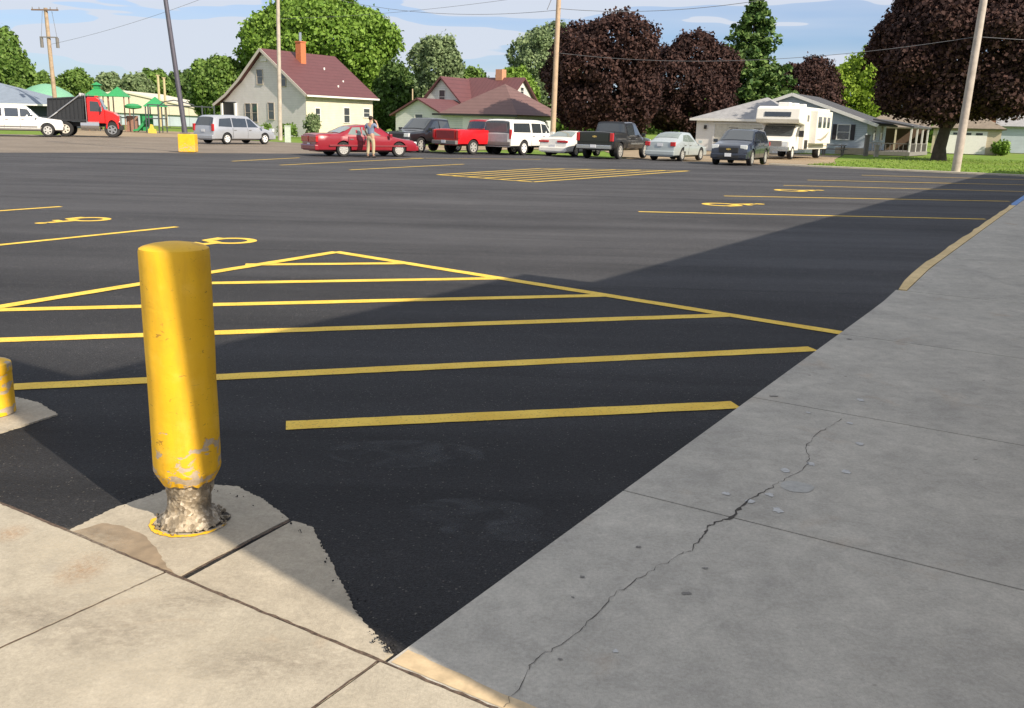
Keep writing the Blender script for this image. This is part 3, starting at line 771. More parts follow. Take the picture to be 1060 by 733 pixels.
    if rack:
        for s in (1, -1):
            q = MB(); zt = max(a[2] for a in st) + 0.05
            q.tube([(rack[0], s * w * 0.66, zt), (rack[1], s * w * 0.66, zt)], 0.02, 6); q.build('roof_rail', M_BLK, root)
    del root['xf']; del root['xr']
    return root, ys, w

def bx(root, name, c, d, m, bevel=0.015, rz=0.0):
    return MB().box(c, d, rz).build(name, m, root, bevel=bevel)

def pair(root, name, c, d, m, bevel=0.015, rz=0.0):
    return [bx(root, name, (c[0], s * c[1], c[2]), d, m, bevel, s * rz) for s in (1, -1)]

def center_from(px, py, az, dx, dy):
    """ground point under a pixel, shifted by dx along the heading and dy to its left"""
    g = G(px, py); h = (math.sin(R(az)), math.cos(R(az))); l = (-h[1], h[0])
    return (g[0] + h[0] * dx + l[0] * dy, g[1] + h[1] * dx + l[1] * dy, 0)

P_WHITE = carpaint('white_car_paint', (0.74, 0.73, 0.69)); P_RED = carpaint('bright_red_paint', (0.55, 0.008, 0.014))
P_MAROON = carpaint('dark_red_paint', (0.24, 0.008, 0.02)); P_BLACK = carpaint('black_car_paint', (0.010, 0.010, 0.012), 0.9)
P_SILVER = carpaint('silver_paint', (0.40, 0.42, 0.46), 0.6, 0.35); P_SAGE = carpaint('pale_silver_green_paint', (0.42, 0.47, 0.48), 0.6, 0.3)
P_NAVY = carpaint('dark_slate_blue_paint', (0.022, 0.028, 0.045), 0.9, 0.2)

def sedan_stations(L, H, hood=0.74, trunk=0.98):
    x = L / 2
    return [(x, .56, .60, .72, .80), (x - .06, .66, .68, .82, .90), (x - .22, .70, hood, .86, .96), (x - .95, .82, .86, .88, 1.0), (x - 1.28, .87, .93, .86, 1.0),
            (x - 2.0, .90, H - .01, .70, 1.0), (x - 2.7, .92, H, .72, 1.0), (x - 3.25, .93, H - .06, .70, 1.0), (x - 3.95, .94, trunk, .84, 1.0), (-x + .14, .92, trunk - .03, .86, .95), (-x + .02, .86, trunk - .08, .82, .90), (-x, .55, .60, .80, .86)]

def finish_car(root, L, Wd, zb, paint, ztail, zlamp, kind='sedan', bump=None, lampw=0.32, lamph=0.15, plate=True, front=True):
    x = L / 2; b = bump or paint
    bx(root, 'rear_bumper', (-x + .04, 0, zb + .16), (.20, Wd * .93, .24), b, .05)
    bx(root, 'front_bumper', (x - .04, 0, zb + .16), (.20, Wd * .90, .24), b, .05)
    pair(root, 'tail_light', (-x + .035, Wd / 2 - lampw / 2 - .04, zlamp), (.12, lampw, lamph), M_TAIL, .02)
    pair(root, 'headlight', (x - .12, Wd / 2 - .27, .64 if kind == 'sedan' else .86), (.16, .34, .13 if kind == 'sedan' else .2), M_HEAD, .03)
    if kind == 'sedan': bx(root, 'grille', (x - .02, 0, .60), (.06, .7, .12), M_BLK)
    if plate: bx(root, 'licence_plate', (-x - .02, 0, ztail), (.02, .31, .16), M_PLATE, 0)

G_PARK = 'vehicles parked along the far edge of the lot'

# dark red sedan, seen from its rear right side
L, Wd = 5.1, 1.86
az = 56; loc = center_from(356, 162.3, az, 1.25, 0.9)
r, ys, w = vehicle('sedan', 'dark red sedan with silver wheels and grey rear panel, the man stands behind its side', 'car', loc, az, P_MAROON, sedan_stations(L, 1.42, .76, 1.03), .24, Wd,
    (1.55, -1.25), .33, [[(.62, .96), (.08, 1.30), (-.30, 1.32), (-.30, .96)], [(-.36, .96), (-.36, 1.32), (-.72, 1.30), (-1.02, .99)]], M_GLASSL, [(1.05, -.33, .34, .90), (-.34, -1.02, .52, .90)],
    rear_glass=(-.80, -1.36), windshield=(1.22, .62), group=G_PARK, spokes=9)
finish_car(r, L, Wd, .24, P_MAROON, .50, .76, lampw=.85, lamph=.26)
for s in (1, -1): MB().box((0, s * (w + .005), .50), (3.9, .03, .07)).build('side_moulding', plain('dull_red_moulding', (.2, .02, .03), .5), r)

# silver minivan
L, Wd = 4.95, 1.95
x = L / 2; az = 33; loc = center_from(237, 149.3, az, 1.35, 0.95)
van = [(x, .62, .70, .7, .8), (x - .08, .72, .78, .8, .9), (x - .9, .86, .98, .84, 1.0), (x - 1.15, .92, 1.08, .84, 1.0), (x - 2.05, .98, 1.68, .76, 1.0), (x - 3.0, 1.0, 1.73, .78, 1.0), (-x + .55, 1.0, 1.70, .77, 1.0), (-x + .25, 1.0, 1.60, .74, .98), (-x + .04, .98, 1.06, .86, .95), (-x, .6, .7, .84, .9)]
r, ys, w = vehicle('minivan', 'silver minivan parked in front of the cream house with the gable', 'minivan', loc, az, P_SILVER, van, .26, Wd, (1.55, -1.45), .33,
    [[(1.05, 1.02), (.52, 1.50), (.22, 1.53), (.22, 1.02)], [(.14, 1.02), (.14, 1.54), (-.95, 1.56), (-.95, 1.02)], [(-1.03, 1.02), (-1.03, 1.56), (-1.88, 1.50), (-2.05, 1.05)]], M_GLASS, [(1.25, .18, .36, .96), (.16, -.98, .36, .96)],
    rear_glass=(-x + .24, -x + .05), windshield=(1.28, .50), spokes=5, rim=plain('pale_hubcap', (.75, .75, .73), .4), group=G_PARK)
finish_car(r, L, Wd, .26, P_SILVER, .80, .98, 'van', lampw=.16, lamph=.42)

# white utility vehicle at the left edge
L, Wd = 5.7, 2.0; x = L / 2
suv = [(x, .80, .86, .74, .86), (x - .10, .96, 1.03, .82, .95), (x - 1.25, 1.06, 1.15, .84, 1.0), (x - 1.45, 1.10, 1.20, .84, 1.0), (x - 2.15, 1.16, 1.85, .78, 1.0), (x - 2.7, 1.16, 1.90, .80, 1.0), (-x + .5, 1.16, 1.88, .80, 1.0), (-x + .12, 1.16, 1.82, .78, .99), (-x, 1.1, 1.14, .9, .97), (-x - .01, .8, .86, .9, .95)]
az = 62; loc = center_from(50, 141.6, az, -1.85, .85)
r, ys, w = vehicle('utility_vehicle', 'long white utility vehicle with grey sills, cut off by the left edge of the photo', 'suv', loc, az, P_WHITE, suv, .38, Wd, (1.85, -1.70), .40,
    [[(1.12, 1.20), (.72, 1.66), (.28, 1.70), (.28, 1.20)], [(.18, 1.20), (.18, 1.71), (-.62, 1.71), (-.62, 1.20)], [(-.80, 1.22), (-.80, 1.71), (-2.1, 1.68), (-2.3, 1.22)]], M_GLASS, [(1.25, .24, .45, 1.14), (.20, -.70, .45, 1.14)],
    rear_glass=(-x + .11, -x + .01), windshield=(1.42, .70), spokes=6)
finish_car(r, L, Wd, .38, P_WHITE, .9, 1.0, 'suv', M_TRIM, .14, .4)
r.scale = (1, 1, 1.07)
for s in (1, -1): MB().box((.1, s * (w + .02), .44), (2.7, .16, .12)).build('side_step', M_TRIM, r, bevel=.03); MB().box((.0, s * (w + .002), .60), (2.5, .02, .07)).build('side_moulding', M_TRIM, r)

def pickup_stations(L, H, bedz, crew):
    x = L / 2; cab_r = x - (3.75 if crew else 3.0)
    return [(x, .84, .90, .76, .88), (x - .10, 1.0, 1.08, .84, .96), (x - 1.25, 1.08, 1.17, .86, 1.0), (x - 1.42, 1.12, 1.24, .84, 1.0), (x - 2.15, 1.20, H - .04, .76, 1.0), (x - 2.6, 1.20, H, .78, 1.0), (cab_r + .12, 1.20, H - .03, .76, 1.0), (cab_r, 1.18, 1.28, .86, 1.0), (cab_r - .04, bedz - .06, bedz, .97, 1.0), (-x + .05, bedz - .06, bedz, .97, 1.0), (-x, bedz - .10, bedz - .03, .95, .98)], cab_r

def pickup(label, loc, az, paint, L, Wd, H, crew, bedz=1.32, wr=.40, group=G_PARK, zb=.46, rim=None):
    st, cab_r = pickup_stations(L, H, bedz, crew); x = L / 2
    if crew:
        sw = [[(x - 1.78, 1.24), (x - 2.28, H - .18), (x - 2.62, H - .15), (x - 2.62, 1.24)], [(x - 2.72, 1.24), (x - 2.72, H - .15), (cab_r + .22, H - .19), (cab_r + .14, 1.24)]]
        drs = [(x - 1.62, x - 2.66, .54, 1.18), (x - 2.68, cab_r + .10, .54, 1.18)]
    else:
        sw = [[(x - 1.78, 1.24), (x - 2.28, H - .18), (x - 2.72, H - .17), (x - 2.78, 1.24)]]; drs = [(x - 1.62, cab_r + .12, .54, 1.18)]
    r, ys, w = vehicle('pickup_truck', label, 'pickup truck', loc, az, paint, st, zb, Wd, (x - 1.0, -x + 1.15), wr, sw, M_GLASS, drs,
        rear_glass=(cab_r + .10, cab_r + .012), windshield=(x - 1.46, x - 2.1), bed=(cab_r - .12, -x + .10, .86), group=group, spokes=6, rim=rim, rimr=.68)
    bx(r, 'tailgate', (-x - .004, 0, bedz - .28), (.06, Wd * .76, .46), paint, .015)
    bx(r, 'rear_bumper', (-x - .08, 0, zb + .14), (.2, Wd * .94, .2), M_CHROME if paint is P_BLACK else M_TRIM, .03)
    bx(r, 'front_bumper', (x + .02, 0, zb + .12), (.22, Wd * .94, .26), M_CHROME, .04)
    bx(r, 'grille', (x - .01, 0, .86), (.08, Wd * .52, .26), M_BLK, .01)
    pair(r, 'headlight', (x - .05, Wd / 2 - .25, .92), (.16, .34, .2), M_HEAD, .03)
    pair(r, 'tail_light', (-x + .03, Wd / 2 - .075, bedz - .26), (.16, .17, .42), M_TAIL, .02)
    bx(r, 'licence_plate', (-x - .19, 0, zb + .18), (.02, .31, .15), M_PLATE, 0)
    return r, x

# black pickup facing the camera, then red pickup
az = 213; loc = center_from(436, 158.0, az, -1.7, -.9)
r, x = pickup('black pickup truck facing the camera between the dark red sedan and the red pickup', loc, az, P_BLACK, 5.5, 1.95, 1.86, True, 1.30)
az = 42; loc = center_from(490, 160, az, 1.5, .9)
r, x = pickup('bright red pickup truck with a dark rear window, seen from behind', loc, az, P_RED, 5.4, 1.95, 1.84, False, 1.30, .38, zb=.48)
bx(r, 'tail_panel', (-x - .04, 0, 1.02), (.02, 1.36, .40), plain('dull_red_tailgate', (.22, .012, .016), .5), 0)

# long white suv
L, Wd = 5.6, 1.98; x = L / 2
az = 34; loc = center_from(541, 160.8, az, 1.6, .92)
r, ys, w = vehicle('wagon', 'long white wagon with a grey tailgate between the red pickup and the white coupe', 'suv', loc, az, P_WHITE,
    [(x, .80, .86, .74, .86), (x - .10, .96, 1.03, .82, .95), (x - 1.25, 1.06, 1.13, .84, 1.0), (x - 1.40, 1.10, 1.20, .84, 1.0), (x - 2.05, 1.16, 1.84, .80, 1.0), (x - 2.6, 1.16, 1.89, .82, 1.0), (-x + .3, 1.16, 1.88, .82, 1.0), (-x + .08, 1.16, 1.82, .80, .99), (-x, 1.08, 1.12, .92, .97), (-x - .01, .7, .76, .9, .95)], .44, Wd, (1.75, -1.55), .39,
    [[(1.12, 1.20), (.78, 1.66), (.30, 1.70), (.30, 1.20)], [(.20, 1.20), (.20, 1.71), (-.72, 1.71), (-.72, 1.20)], [(-.90, 1.22), (-.90, 1.71), (-2.45, 1.69), (-2.55, 1.22)]], M_GLASS, [(1.2, .24, .52, 1.14), (.22, -.80, .52, 1.14)],
    rear_glass=(-x + .075, -x + .004), windshield=(1.38, .75), spokes=6, rim=plain('pale_hubcap', (.75, .75, .73), .4), group=G_PARK)
finish_car(r, L, Wd, .44, P_WHITE, .72, 1.12, 'suv', M_TRIM, .13, .5)
bx(r, 'tailgate', (-x - .03, 0, .92), (.04, 1.5, .42), plain('grey_tailgate', (.34, .35, .37), .4, .2), .01)
MB().box((-x - .012, 0, 1.46), (.03, 1.36, .50), 0, 0, R(-5)).build('tailgate_glass', plain('hazy_rear_glass', (.13, .14, .15), .15, 0, .1), r)

# white coupe
L, Wd = 4.7, 1.84
az = 31; loc = center_from(595, 162.3, az, 1.35, .85)
r, ys, w = vehicle('coupe', 'white coupe with a red light strip across the tail, low beside the black pickup', 'car', loc, az, P_WHITE, sedan_stations(L, 1.36, .72, 1.0), .22, Wd,
    (1.4, -1.3), .32, [[(.50, .95), (.0, 1.24), (-.32, 1.26), (-.35, .95)], [(-.42, .95), (-.40, 1.26), (-.75, 1.22), (-1.0, .98)]], M_GLASSL, [(.92, -.45, .32, .90)],
    rear_glass=(-.82, -1.50), windshield=(1.02, .42), group=G_PARK, spokes=5)
finish_car(r, L, Wd, .22, P_WHITE, .55, .80, lampw=.62, lamph=.11)

# black crew pickup
az = 28; loc = center_from(641, 165, az, 1.75, .95)
r, x = pickup('black pickup truck seen from behind with a gold emblem on its tailgate', loc, az, P_BLACK, 5.8, 2.03, 1.93, True, 1.38, .42, zb=.48)
e = MB(); e.box((-x - .045, 0, 1.14), (.02, .24, .055)); e.box((-x - .045, 0, 1.14), (.024, .09, .10)); e.build('emblem', M_GOLD, r)
for s in (1, -1): MB().box((.55, s * 1.03, .80), (1.9, .03, .09)).build('side_moulding', M_CHROME, r)

# pale silver sedan
L, Wd = 4.4, 1.75
az = 33; loc = center_from(705.5, 166.9, az, 1.2, .82)
r, ys, w = vehicle('sedan', 'pale silver-green sedan with round red tail lights left of the dark blue suv', 'car', loc, az, P_SAGE, sedan_stations(L, 1.46, .76, 1.03), .24, Wd,
    (1.28, -1.2), .33, [[(.42, .98), (-.08, 1.32), (-.42, 1.34), (-.42, .98)], [(-.48, .98), (-.48, 1.34), (-.82, 1.31), (-1.12, 1.01)]], M_GLASSL, [(.85, -.45, .34, .92), (-.46, -1.1, .5, .92)],
    rear_glass=(-.82, -1.48), windshield=(.90, .30), group=G_PARK, spokes=7)
finish_car(r, L, Wd, .24, P_SAGE, .82, .86, lampw=.26, lamph=.22)

# dark blue suv facing the camera
L, Wd = 4.75, 1.90; x = L / 2
az = 207; loc = center_from(777, 171.6, az, -1.35, -.86)
r, ys, w = vehicle('compact_suv', 'dark slate blue suv facing the camera in front of the motorhome', 'suv', loc, az, P_NAVY,
    [(x, .66, .74, .68, .78), (x - .08, .82, .90, .80, .90), (x - .25, .90, .98, .86, .96), (x - 1.0, 1.0, 1.10, .86, 1.0), (x - 1.2, 1.03, 1.15, .86, 1.0), (x - 2.0, 1.08, 1.64, .76, 1.0), (x - 2.6, 1.10, 1.70, .76, 1.0), (-x + .6, 1.12, 1.66, .75, 1.0), (-x + .3, 1.12, 1.58, .72, .98), (-x + .02, 1.06, 1.12, .86, .95), (-x, .6, .7, .84, .9)], .28, Wd, (1.42, -1.42), .37,
    [[(.95, 1.14), (.50, 1.48), (.10, 1.52), (.10, 1.12)], [(.02, 1.12), (.02, 1.53), (-.82, 1.52), (-.95, 1.14)], [(-1.05, 1.16), (-.92, 1.52), (-1.6, 1.46), (-1.80, 1.20)]], M_GLASS, [(1.0, .06, .42, 1.06), (.04, -.95, .42, 1.06)],
    rear_glass=(-x + .29, -x + .03), windshield=(1.14, .42), spokes=5, rack=(.2, -1.6), group=G_PARK, rimr=.72)
finish_car(r, L, Wd, .28, P_NAVY, .8, 1.0, 'suv', None, .3, .2)
bx(r, 'grille', (x + .0, 0, .72), (.09, .92, .24), M_BLK, .02); bx(r, 'lower_grille', (x + .07, 0, .40), (.03, 1.0, .12), M_BLK, .01)
e = MB(); e.box((x + .05, 0, .76), (.02, .22, .05)); e.box((x + .05, 0, .76), (.024, .08, .09)); e.build('emblem', M_GOLD, r)
bx(r, 'licence_plate', (x + .10, 0, .50), (.02, .31, .16), M_PLATE, 0)

# ------------------------------------------------------------------ dump truck
g = G(115, 142.6); tr = empty('dump_truck', (g[0] - 5.05 * math.cos(R(18)) - .75, g[1] + 1.0 - 5.05 * math.sin(R(18)) + 1.3, 0), R(18), 'red dump truck with a black dump bed and a pale diagonal tarp arm', 'dump truck')
P_CAB = carpaint('red_cab_paint', (0.62, 0.012, 0.012)); P_BED = plain('black_dump_bed', (0.014, 0.016, 0.02), 0.5)
bed = MB()
bed.prism([(-2.6, 1.05), (2.15, 1.05), (2.3, 2.75), (-2.35, 2.55)], lambda a, b: (a, -1.15, b), lambda a, b: (a, 1.15, b))
for k in range(9): bed.box((-2.2 + k * .53, 0, 1.85), (.07, 2.42, 1.45))
bed.box((0, 0, 1.12), (4.8, 2.44, .14)); bed.box((.0, 0, 2.62), (4.5, 2.44, .10), ry=-R(2.5)); bed.box((2.75, 0, 2.78), (1.1, 2.1, .06))
bed.build('dump_bed', P_BED, tr)
MB().tube([(-2.5, -1.27, 1.15), (1.9, -1.27, 2.85)], .06, 8).build('tarp_arm', M_CHROME, tr)
MB().tube([(-2.5, 1.27, 1.15), (1.9, 1.27, 2.85)], .06, 8).build('tarp_arm', M_CHROME, tr)
MB().tube([(1.9, -1.3, 2.87), (1.9, 1.3, 2.87)], .12, 10).build('tarp_roll', plain('grey_tarp', (.5, .5, .5), .7), tr)
MB().box((1.0, 0, .85), (8.0, .9, .28)).build('frame', M_BLK, tr)
cab = MB()
cab.prism([(2.55, .95), (4.15, .95), (4.12, 1.85), (3.72, 2.62), (3.5, 2.72), (2.65, 2.74), (2.55, 2.6)], lambda a, b: (a, -1.05, b), lambda a, b: (a, 1.05, b))
cab.build('cab', P_CAB, tr, bevel=.05)
hood = MB(); hood.prism([(4.1, .9), (5.55, .9), (5.85, 1.15), (5.8, 1.5), (5.3, 1.72), (4.1, 1.92)], lambda a, b: (a, -.72, b), lambda a, b: (a, .72, b))
hood.build('hood', P_CAB, tr, bevel=.06)
for s in (1, -1):
    f = MB(); n = 12
    pts = [(5.05 + .74 * math.cos(math.pi * k / n), .62 + .74 * math.sin(math.pi * k / n)) for k in range(n + 1)]
    inn = [(5.05 + .62 * math.cos(math.pi * k / n), .58 + .62 * math.sin(math.pi * k / n)) for k in range(n, -1, -1)]
    f.prism(pts + inn, lambda a, b: (a, s * .70, b), lambda a, b: (a, s * 1.2, b)); f.build('front_fender', P_CAB, tr)
    add_wheel(tr, 5.05, s * 1.02, .52, .28, 5, M_CHROME, .6)
    for xx in (-1.75, -.55): add_wheel(tr, xx, s * 1.0, .52, .42, 6, plain('cream_rim', (.62, .58, .5), .5), .6)
    MB().prism([(2.8, 1.75), (3.95, 1.75), (3.62, 2.42), (2.85, 2.45)], lambda a, b: (a, s * 1.03, b), lambda a, b: (a, s * 1.065, b)).build('side_window', M_GLASS, tr)
    MB().tube([(1.65, s * .98, .78), (3.6, s * .98, .78)], .30, 14).build('fuel_tank', M_CHROME, tr)
    MB().tube([(2.42, s * 1.0, .9), (2.42, s * 1.0, 2.95)], .075, 10).build('exhaust_stack', M_CHROME, tr)
    MB().box((3.95, s * 1.32, 2.0), (.08, .2, .42)).build('mirror', M_CHROME, tr)
    MB().box((5.78, s * .55, 1.15), (.12, .26, .2)).build('headlight', M_HEAD, tr)
w_ = MB(); w_.prism([(4.13, 1.88), (3.74, 2.60), (3.77, 2.62), (4.17, 1.90)], lambda a, b: (a, -.9, b), lambda a, b: (a, .9, b)); w_.build('windshield', M_GLASS, tr)
MB().box((5.86, 0, 1.2), (.05, 1.0, .6)).build('grille', M_CHROME, tr); MB().box((5.9, 0, .66), (.16, 2.3, .32)).build('front_bumper', M_BLK, tr, bevel=.03)
MB().box((3.2, 0, 2.78), (.9, 1.7, .08)).build('sun_visor', P_CAB, tr, bevel=.02)
def fx(x):
    xs, ys_ = (-2.6, 2.3, 2.55, 4.15, 5.05, 5.85), (.9, 3.35, 3.5, 4.6, 5.05, 5.55)
    return float(np.interp(x, xs, ys_)) + (x - 5.85 if x > 5.85 else (x + 2.6) * .45 if x < -2.6 else 0)
for ch in tr.children:
    if ch.name.startswith('wheel'):
        ch.location.x = {-1.75: .9, -.55: 2.0}.get(round(ch.location.x, 2), ch.location.x)
    else:
        for v in ch.data.vertices: v.co.x = fx(v.co.x)

# ------------------------------------------------------------------ motorhome
P_RV = plain('cream_motorhome_skin', (0.72, 0.70, 0.65), 0.45, 0, 0.04, 2.0)
az = 211; Y0 = 54.0; g = G(823, 165.0)
h = Vector((math.sin(R(az)), math.cos(R(az)))); lft = Vector((-h.y, h.x))
c0 = Vector(g) - h * 3.0 - lft * 1.2
rv = empty('motorhome', (c0.x, c0.y, 0), R(90 - az), 'cream motorhome with a bunk over its cab, parked behind the dark blue suv', 'motorhome')
b = MB(); b.prism([(2.0, .55), (2.0, 1.95), (3.35, 2.05), (3.5, 2.25), (3.35, 2.85), (2.9, 2.98), (-4.3, 2.98), (-4.3, .55)], lambda a, z: (a, -1.2, z), lambda a, z: (a, 1.2, z)); b.build('coach_body', P_RV, rv, bevel=.05); rv.scale = (1.0, 1.12, 1.06)
b = MB(); b.prism([(2.02, .5), (4.2, .5), (4.25, 1.0), (4.1, 1.12), (3.15, 1.28), (2.55, 1.93), (2.02, 1.93)], lambda a, z: (a, -.95, z), lambda a, z: (a, .95, z)); b.build('cab', P_RV, rv, bevel=.05)
b = MB(); b.prism([(3.12, 1.34), (2.62, 1.90), (2.68, 1.90), (3.20, 1.32)], lambda a, z: (a, -.82, z), lambda a, z: (a, .82, z)); b.build('windshield', M_GLASS, rv)
MB().box((3.44, 0, 2.52), (.05, 1.45, .26), ry=R(-14)).build('bunk_window', M_GLASS, rv)
MB().box((4.24, 0, .88), (.05, 1.1, .3)).build('grille', M_TRIM, rv); MB().box((4.3, 0, .58), (.16, 1.95, .24)).build('front_bumper', M_CHROME, rv)
for s in (1, -1):
    MB().box((4.2, s * .72, .88), (.1, .28, .22)).build('headlight', M_HEAD, rv)
    MB().prism([(2.15, 1.30), (2.95, 1.30), (2.55, 1.80), (2.15, 1.80)], lambda a, z: (a, s * .945, z), lambda a, z: (a, s * .97, z)).build('side_window', M_GLASS, rv)
    MB().box((2.75, s * 1.22, 1.45), (.08, .26, .36)).build('mirror', M_BLK, rv)
    add_wheel(rv, 3.3, s * .85, .38, .24, 6, P_WHITE); add_wheel(rv, -2.4, s * 1.02, .38, .34, 6, P_WHITE)
sl = MB(); sl.box((-1.2, 1.38, 1.85), (4.0, .42, 1.9)); sl.build('slide_out', P_RV, rv, bevel=.03)
for xx in (.1, -1.1, -2.2): MB().box((xx, 1.60, 2.15), (.62 if xx < 0 else .78, .03, .62)).build('side_window', M_GLASS, rv)
MB().box((1.35, 1.215, 2.35), (.35, .03, .35)).build('side_window', M_GLASS, rv)
MB().box((1.45, 1.215, .85), (.7, .03, .5)).build('hatch', M_BLK, rv)
sw = MB(); sw.prism([(.5, 1.15), (-.6, 1.2), (-2.6, 1.62), (-1.9, 1.28), (-.6, 1.05)], lambda a, z: (a, 1.592, z), lambda a, z: (a, 1.60, z)); sw.build('swoosh_decal', plain('tan_grey_decal', (.34, .30, .25), .5), rv)
for xx, d in ((2.0, .5), (.4, .9), (-1.6, .5)): MB().box((xx, 0, 3.1), (d, .65, .26)).build('roof_vent', M_WHITE, rv, bevel=.05)
MB().box((-1.2, 0, .75), (6.1, 2.42, .06)).build('stripe', plain('tan_stripe', (.45, .38, .28), .5), rv)

# ------------------------------------------------------------------ person
def skin_mesh(name, joints, edges, m, parent=None, sub=2, root=0):
    me = bpy.data.meshes.new('tmp'); me.from_pydata([j[0] for j in joints], edges, [])
    o = bpy.data.objects.new('tmp', me); COL.objects.link(o)
    md = o.modifiers.new('s', 'SKIN'); md.use_smooth_shade = True
    for i, j in enumerate(joints):
        sv = me.skin_vertices[0].data[i]; r = j[1]; sv.radius = (r, r) if not hasattr(r, '__len__') else r
        sv.use_root = (i == root)
    if sub: sd = o.modifiers.new('d', 'SUBSURF'); sd.levels = sub; sd.render_levels = sub
    dg = bpy.context.evaluated_depsgraph_get(); out = bpy.data.meshes.new_from_object(o.evaluated_get(dg))
    bpy.data.objects.remove(o); bpy.data.meshes.remove(me); out.name = name
    return link(name, out, m, parent, 180)

def finger_chain(base, d, ln, r):
    b = Vector(base); d = Vector(d).normalized()
    return [(tuple(b), r), (tuple(b + d * ln * .5), r * .9), (tuple(b + d * ln * .8 + Vector((0, 0, -.01))), r * .8), (tuple(b + d * ln), r * .6)]

g = G(384, 163.2)
man = empty('person', (g[0], g[1], 0), R(-25), 'man in grey-blue shirt and khaki trousers beside the dark red sedan, hand raised', 'person')
# local frame: the man faces +y (away), right side +x
J = [((0, 0, .98), .135), ((0, .01, 1.12), .13), ((0, .02, 1.28), .15), ((0, .01, 1.44), .13), ((0, .01, 1.54), .058), ((0, .03, 1.62), .075), ((0, .035, 1.70), .092), ((0, .03, 1.79), .06),
     ((.10, 0, .93), .098), ((.12, .03, .52), .065), ((.13, -.01, .10), .045), ((.135, .12, .045), .042),
     ((-.10, 0, .93), .098), ((-.13, .01, .52), .065), ((-.15, -.05, .10), .045), ((-.16, .08, .045), .042),
     ((.19, .0, 1.45), .06), ((.33, .10, 1.28), .048), ((.19, .22, 1.50), .036), ((.15, .22, 1.57), .030),
     ((-.19, .0, 1.45), .06), ((-.29, -.03, 1.20), .046), ((-.26, .10, .98), .036), ((-.25, .13, .90), .03)]
E_ = [(0, 1), (1, 2), (2, 3), (3, 4), (4, 5), (5, 6), (6, 7), (0, 8), (8, 9), (9, 10), (10, 11), (0, 12), (12, 13), (13, 14), (14, 15), (3, 16), (16, 17), (17, 18), (18, 19), (3, 20), (20, 21), (21, 22), (22, 23)]
n0 = len(J)
for base, dirs, root_i in (((.135, .21, 1.60), (-.45, -.1, .8), 19), ((-.25, .14, .87), (.05, .2, -1), 23)):
    for k in range(4):
        off = (k - 1.5) * .021; ch = finger_chain((base[0] + off * .4, base[1] + off, base[2]), dirs, (.078, .088, .083, .066)[k], .0095)
        i0 = len(J); J += ch; E_ += [(root_i, i0), (i0, i0 + 1), (i0 + 1, i0 + 2), (i0 + 2, i0 + 3)]
    i0 = len(J); J += [((base[0] + .02, base[1] + .035, base[2] - .01), .011), ((base[0] + .025, base[1] + .065, base[2] + .02 * (1 if dirs[2] > 0 else -1)), .010)]
    E_ += [(root_i, i0), (i0, i0 + 1)]
skin = plain('skin', (0.45, 0.26, 0.18), 0.55)
skin_mesh('body', J, E_, skin, man)
hair = plain('short_dark_hair', (0.025, 0.018, 0.014), 0.8)
def blob(name, c, r, m, parent, n=16, zmin=-9):
    bm = bmesh.new(); bmesh.ops.create_uvsphere(bm, u_segments=n, v_segments=n // 2 + 2, radius=1)
    for v in bm.verts: v.co = Vector((v.co.x * r[0], v.co.y * r[1], max(zmin, v.co.z * r[2])))
    me = bpy.data.meshes.new(name); bm.to_mesh(me); bm.free(); return link(name, me, m, parent, 180, c)
hr = blob('hair', (0, .01, 1.735), (.098, .105, .105), hair, man, zmin=-.07)
blob('ear', (.092, .035, 1.68), (.014, .028, .035), skin, man); blob('ear', (-.092, .035, 1.68), (.014, .028, .035), skin, man)
blob('nose', (0, .135, 1.665), (.016, .022, .024), skin, man)
blob('eye', (.034, .118, 1.70), (.013, .008, .009), M_WHITE, man); blob('eye', (-.034, .118, 1.70), (.013, .008, .009), M_WHITE, man)
blob('mouth', (0, .115, 1.622), (.026, .008, .007), plain('lips', (.35, .13, .11), .6), man)
sh = plain('grey_blue_shirt', (0.17, 0.21, 0.31), 0.9, 0, 0.12, 8)
SJ = [((0, 0, .95), (.168, .14)), ((0, .01, 1.12), (.160, .14)), ((0, .02, 1.29), (.178, .15)), ((0, .01, 1.45), (.15, .12)), ((0, .01, 1.51), .07),
      ((.20, .0, 1.45), .078), ((.29, .065, 1.33), .068), ((-.20, .0, 1.45), .078), ((-.275, -.025, 1.27), .066)]
skin_mesh('shirt', SJ, [(0, 1), (1, 2), (2, 3), (3, 4), (3, 5), (5, 6), (3, 7), (7, 8)], sh, man)
kh = plain('khaki_trousers', (0.42, 0.35, 0.23), 0.9, 0, 0.14, 10)
TJ = [((0, 0, .99), (.15, .13)), ((0, 0, .92), .14), ((.105, 0, .84), .112), ((.122, .03, .52), .085), ((.13, 0, .12), .068), ((-.105, 0, .84), .112), ((-.132, .01, .52), .085), ((-.15, -.04, .12), .068)]
skin_mesh('trousers', TJ, [(0, 1), (1, 2), (2, 3), (3, 4), (1, 5), (5, 6), (6, 7)], kh, man)
blk = plain('dark_shoe', (0.03, 0.025, 0.022), 0.6)
for sx, yy in ((.135, .06), (-.155, .02)): blob('shoe', (sx, yy, .05), (.052, .145, .06), blk, man, zmin=-.045)

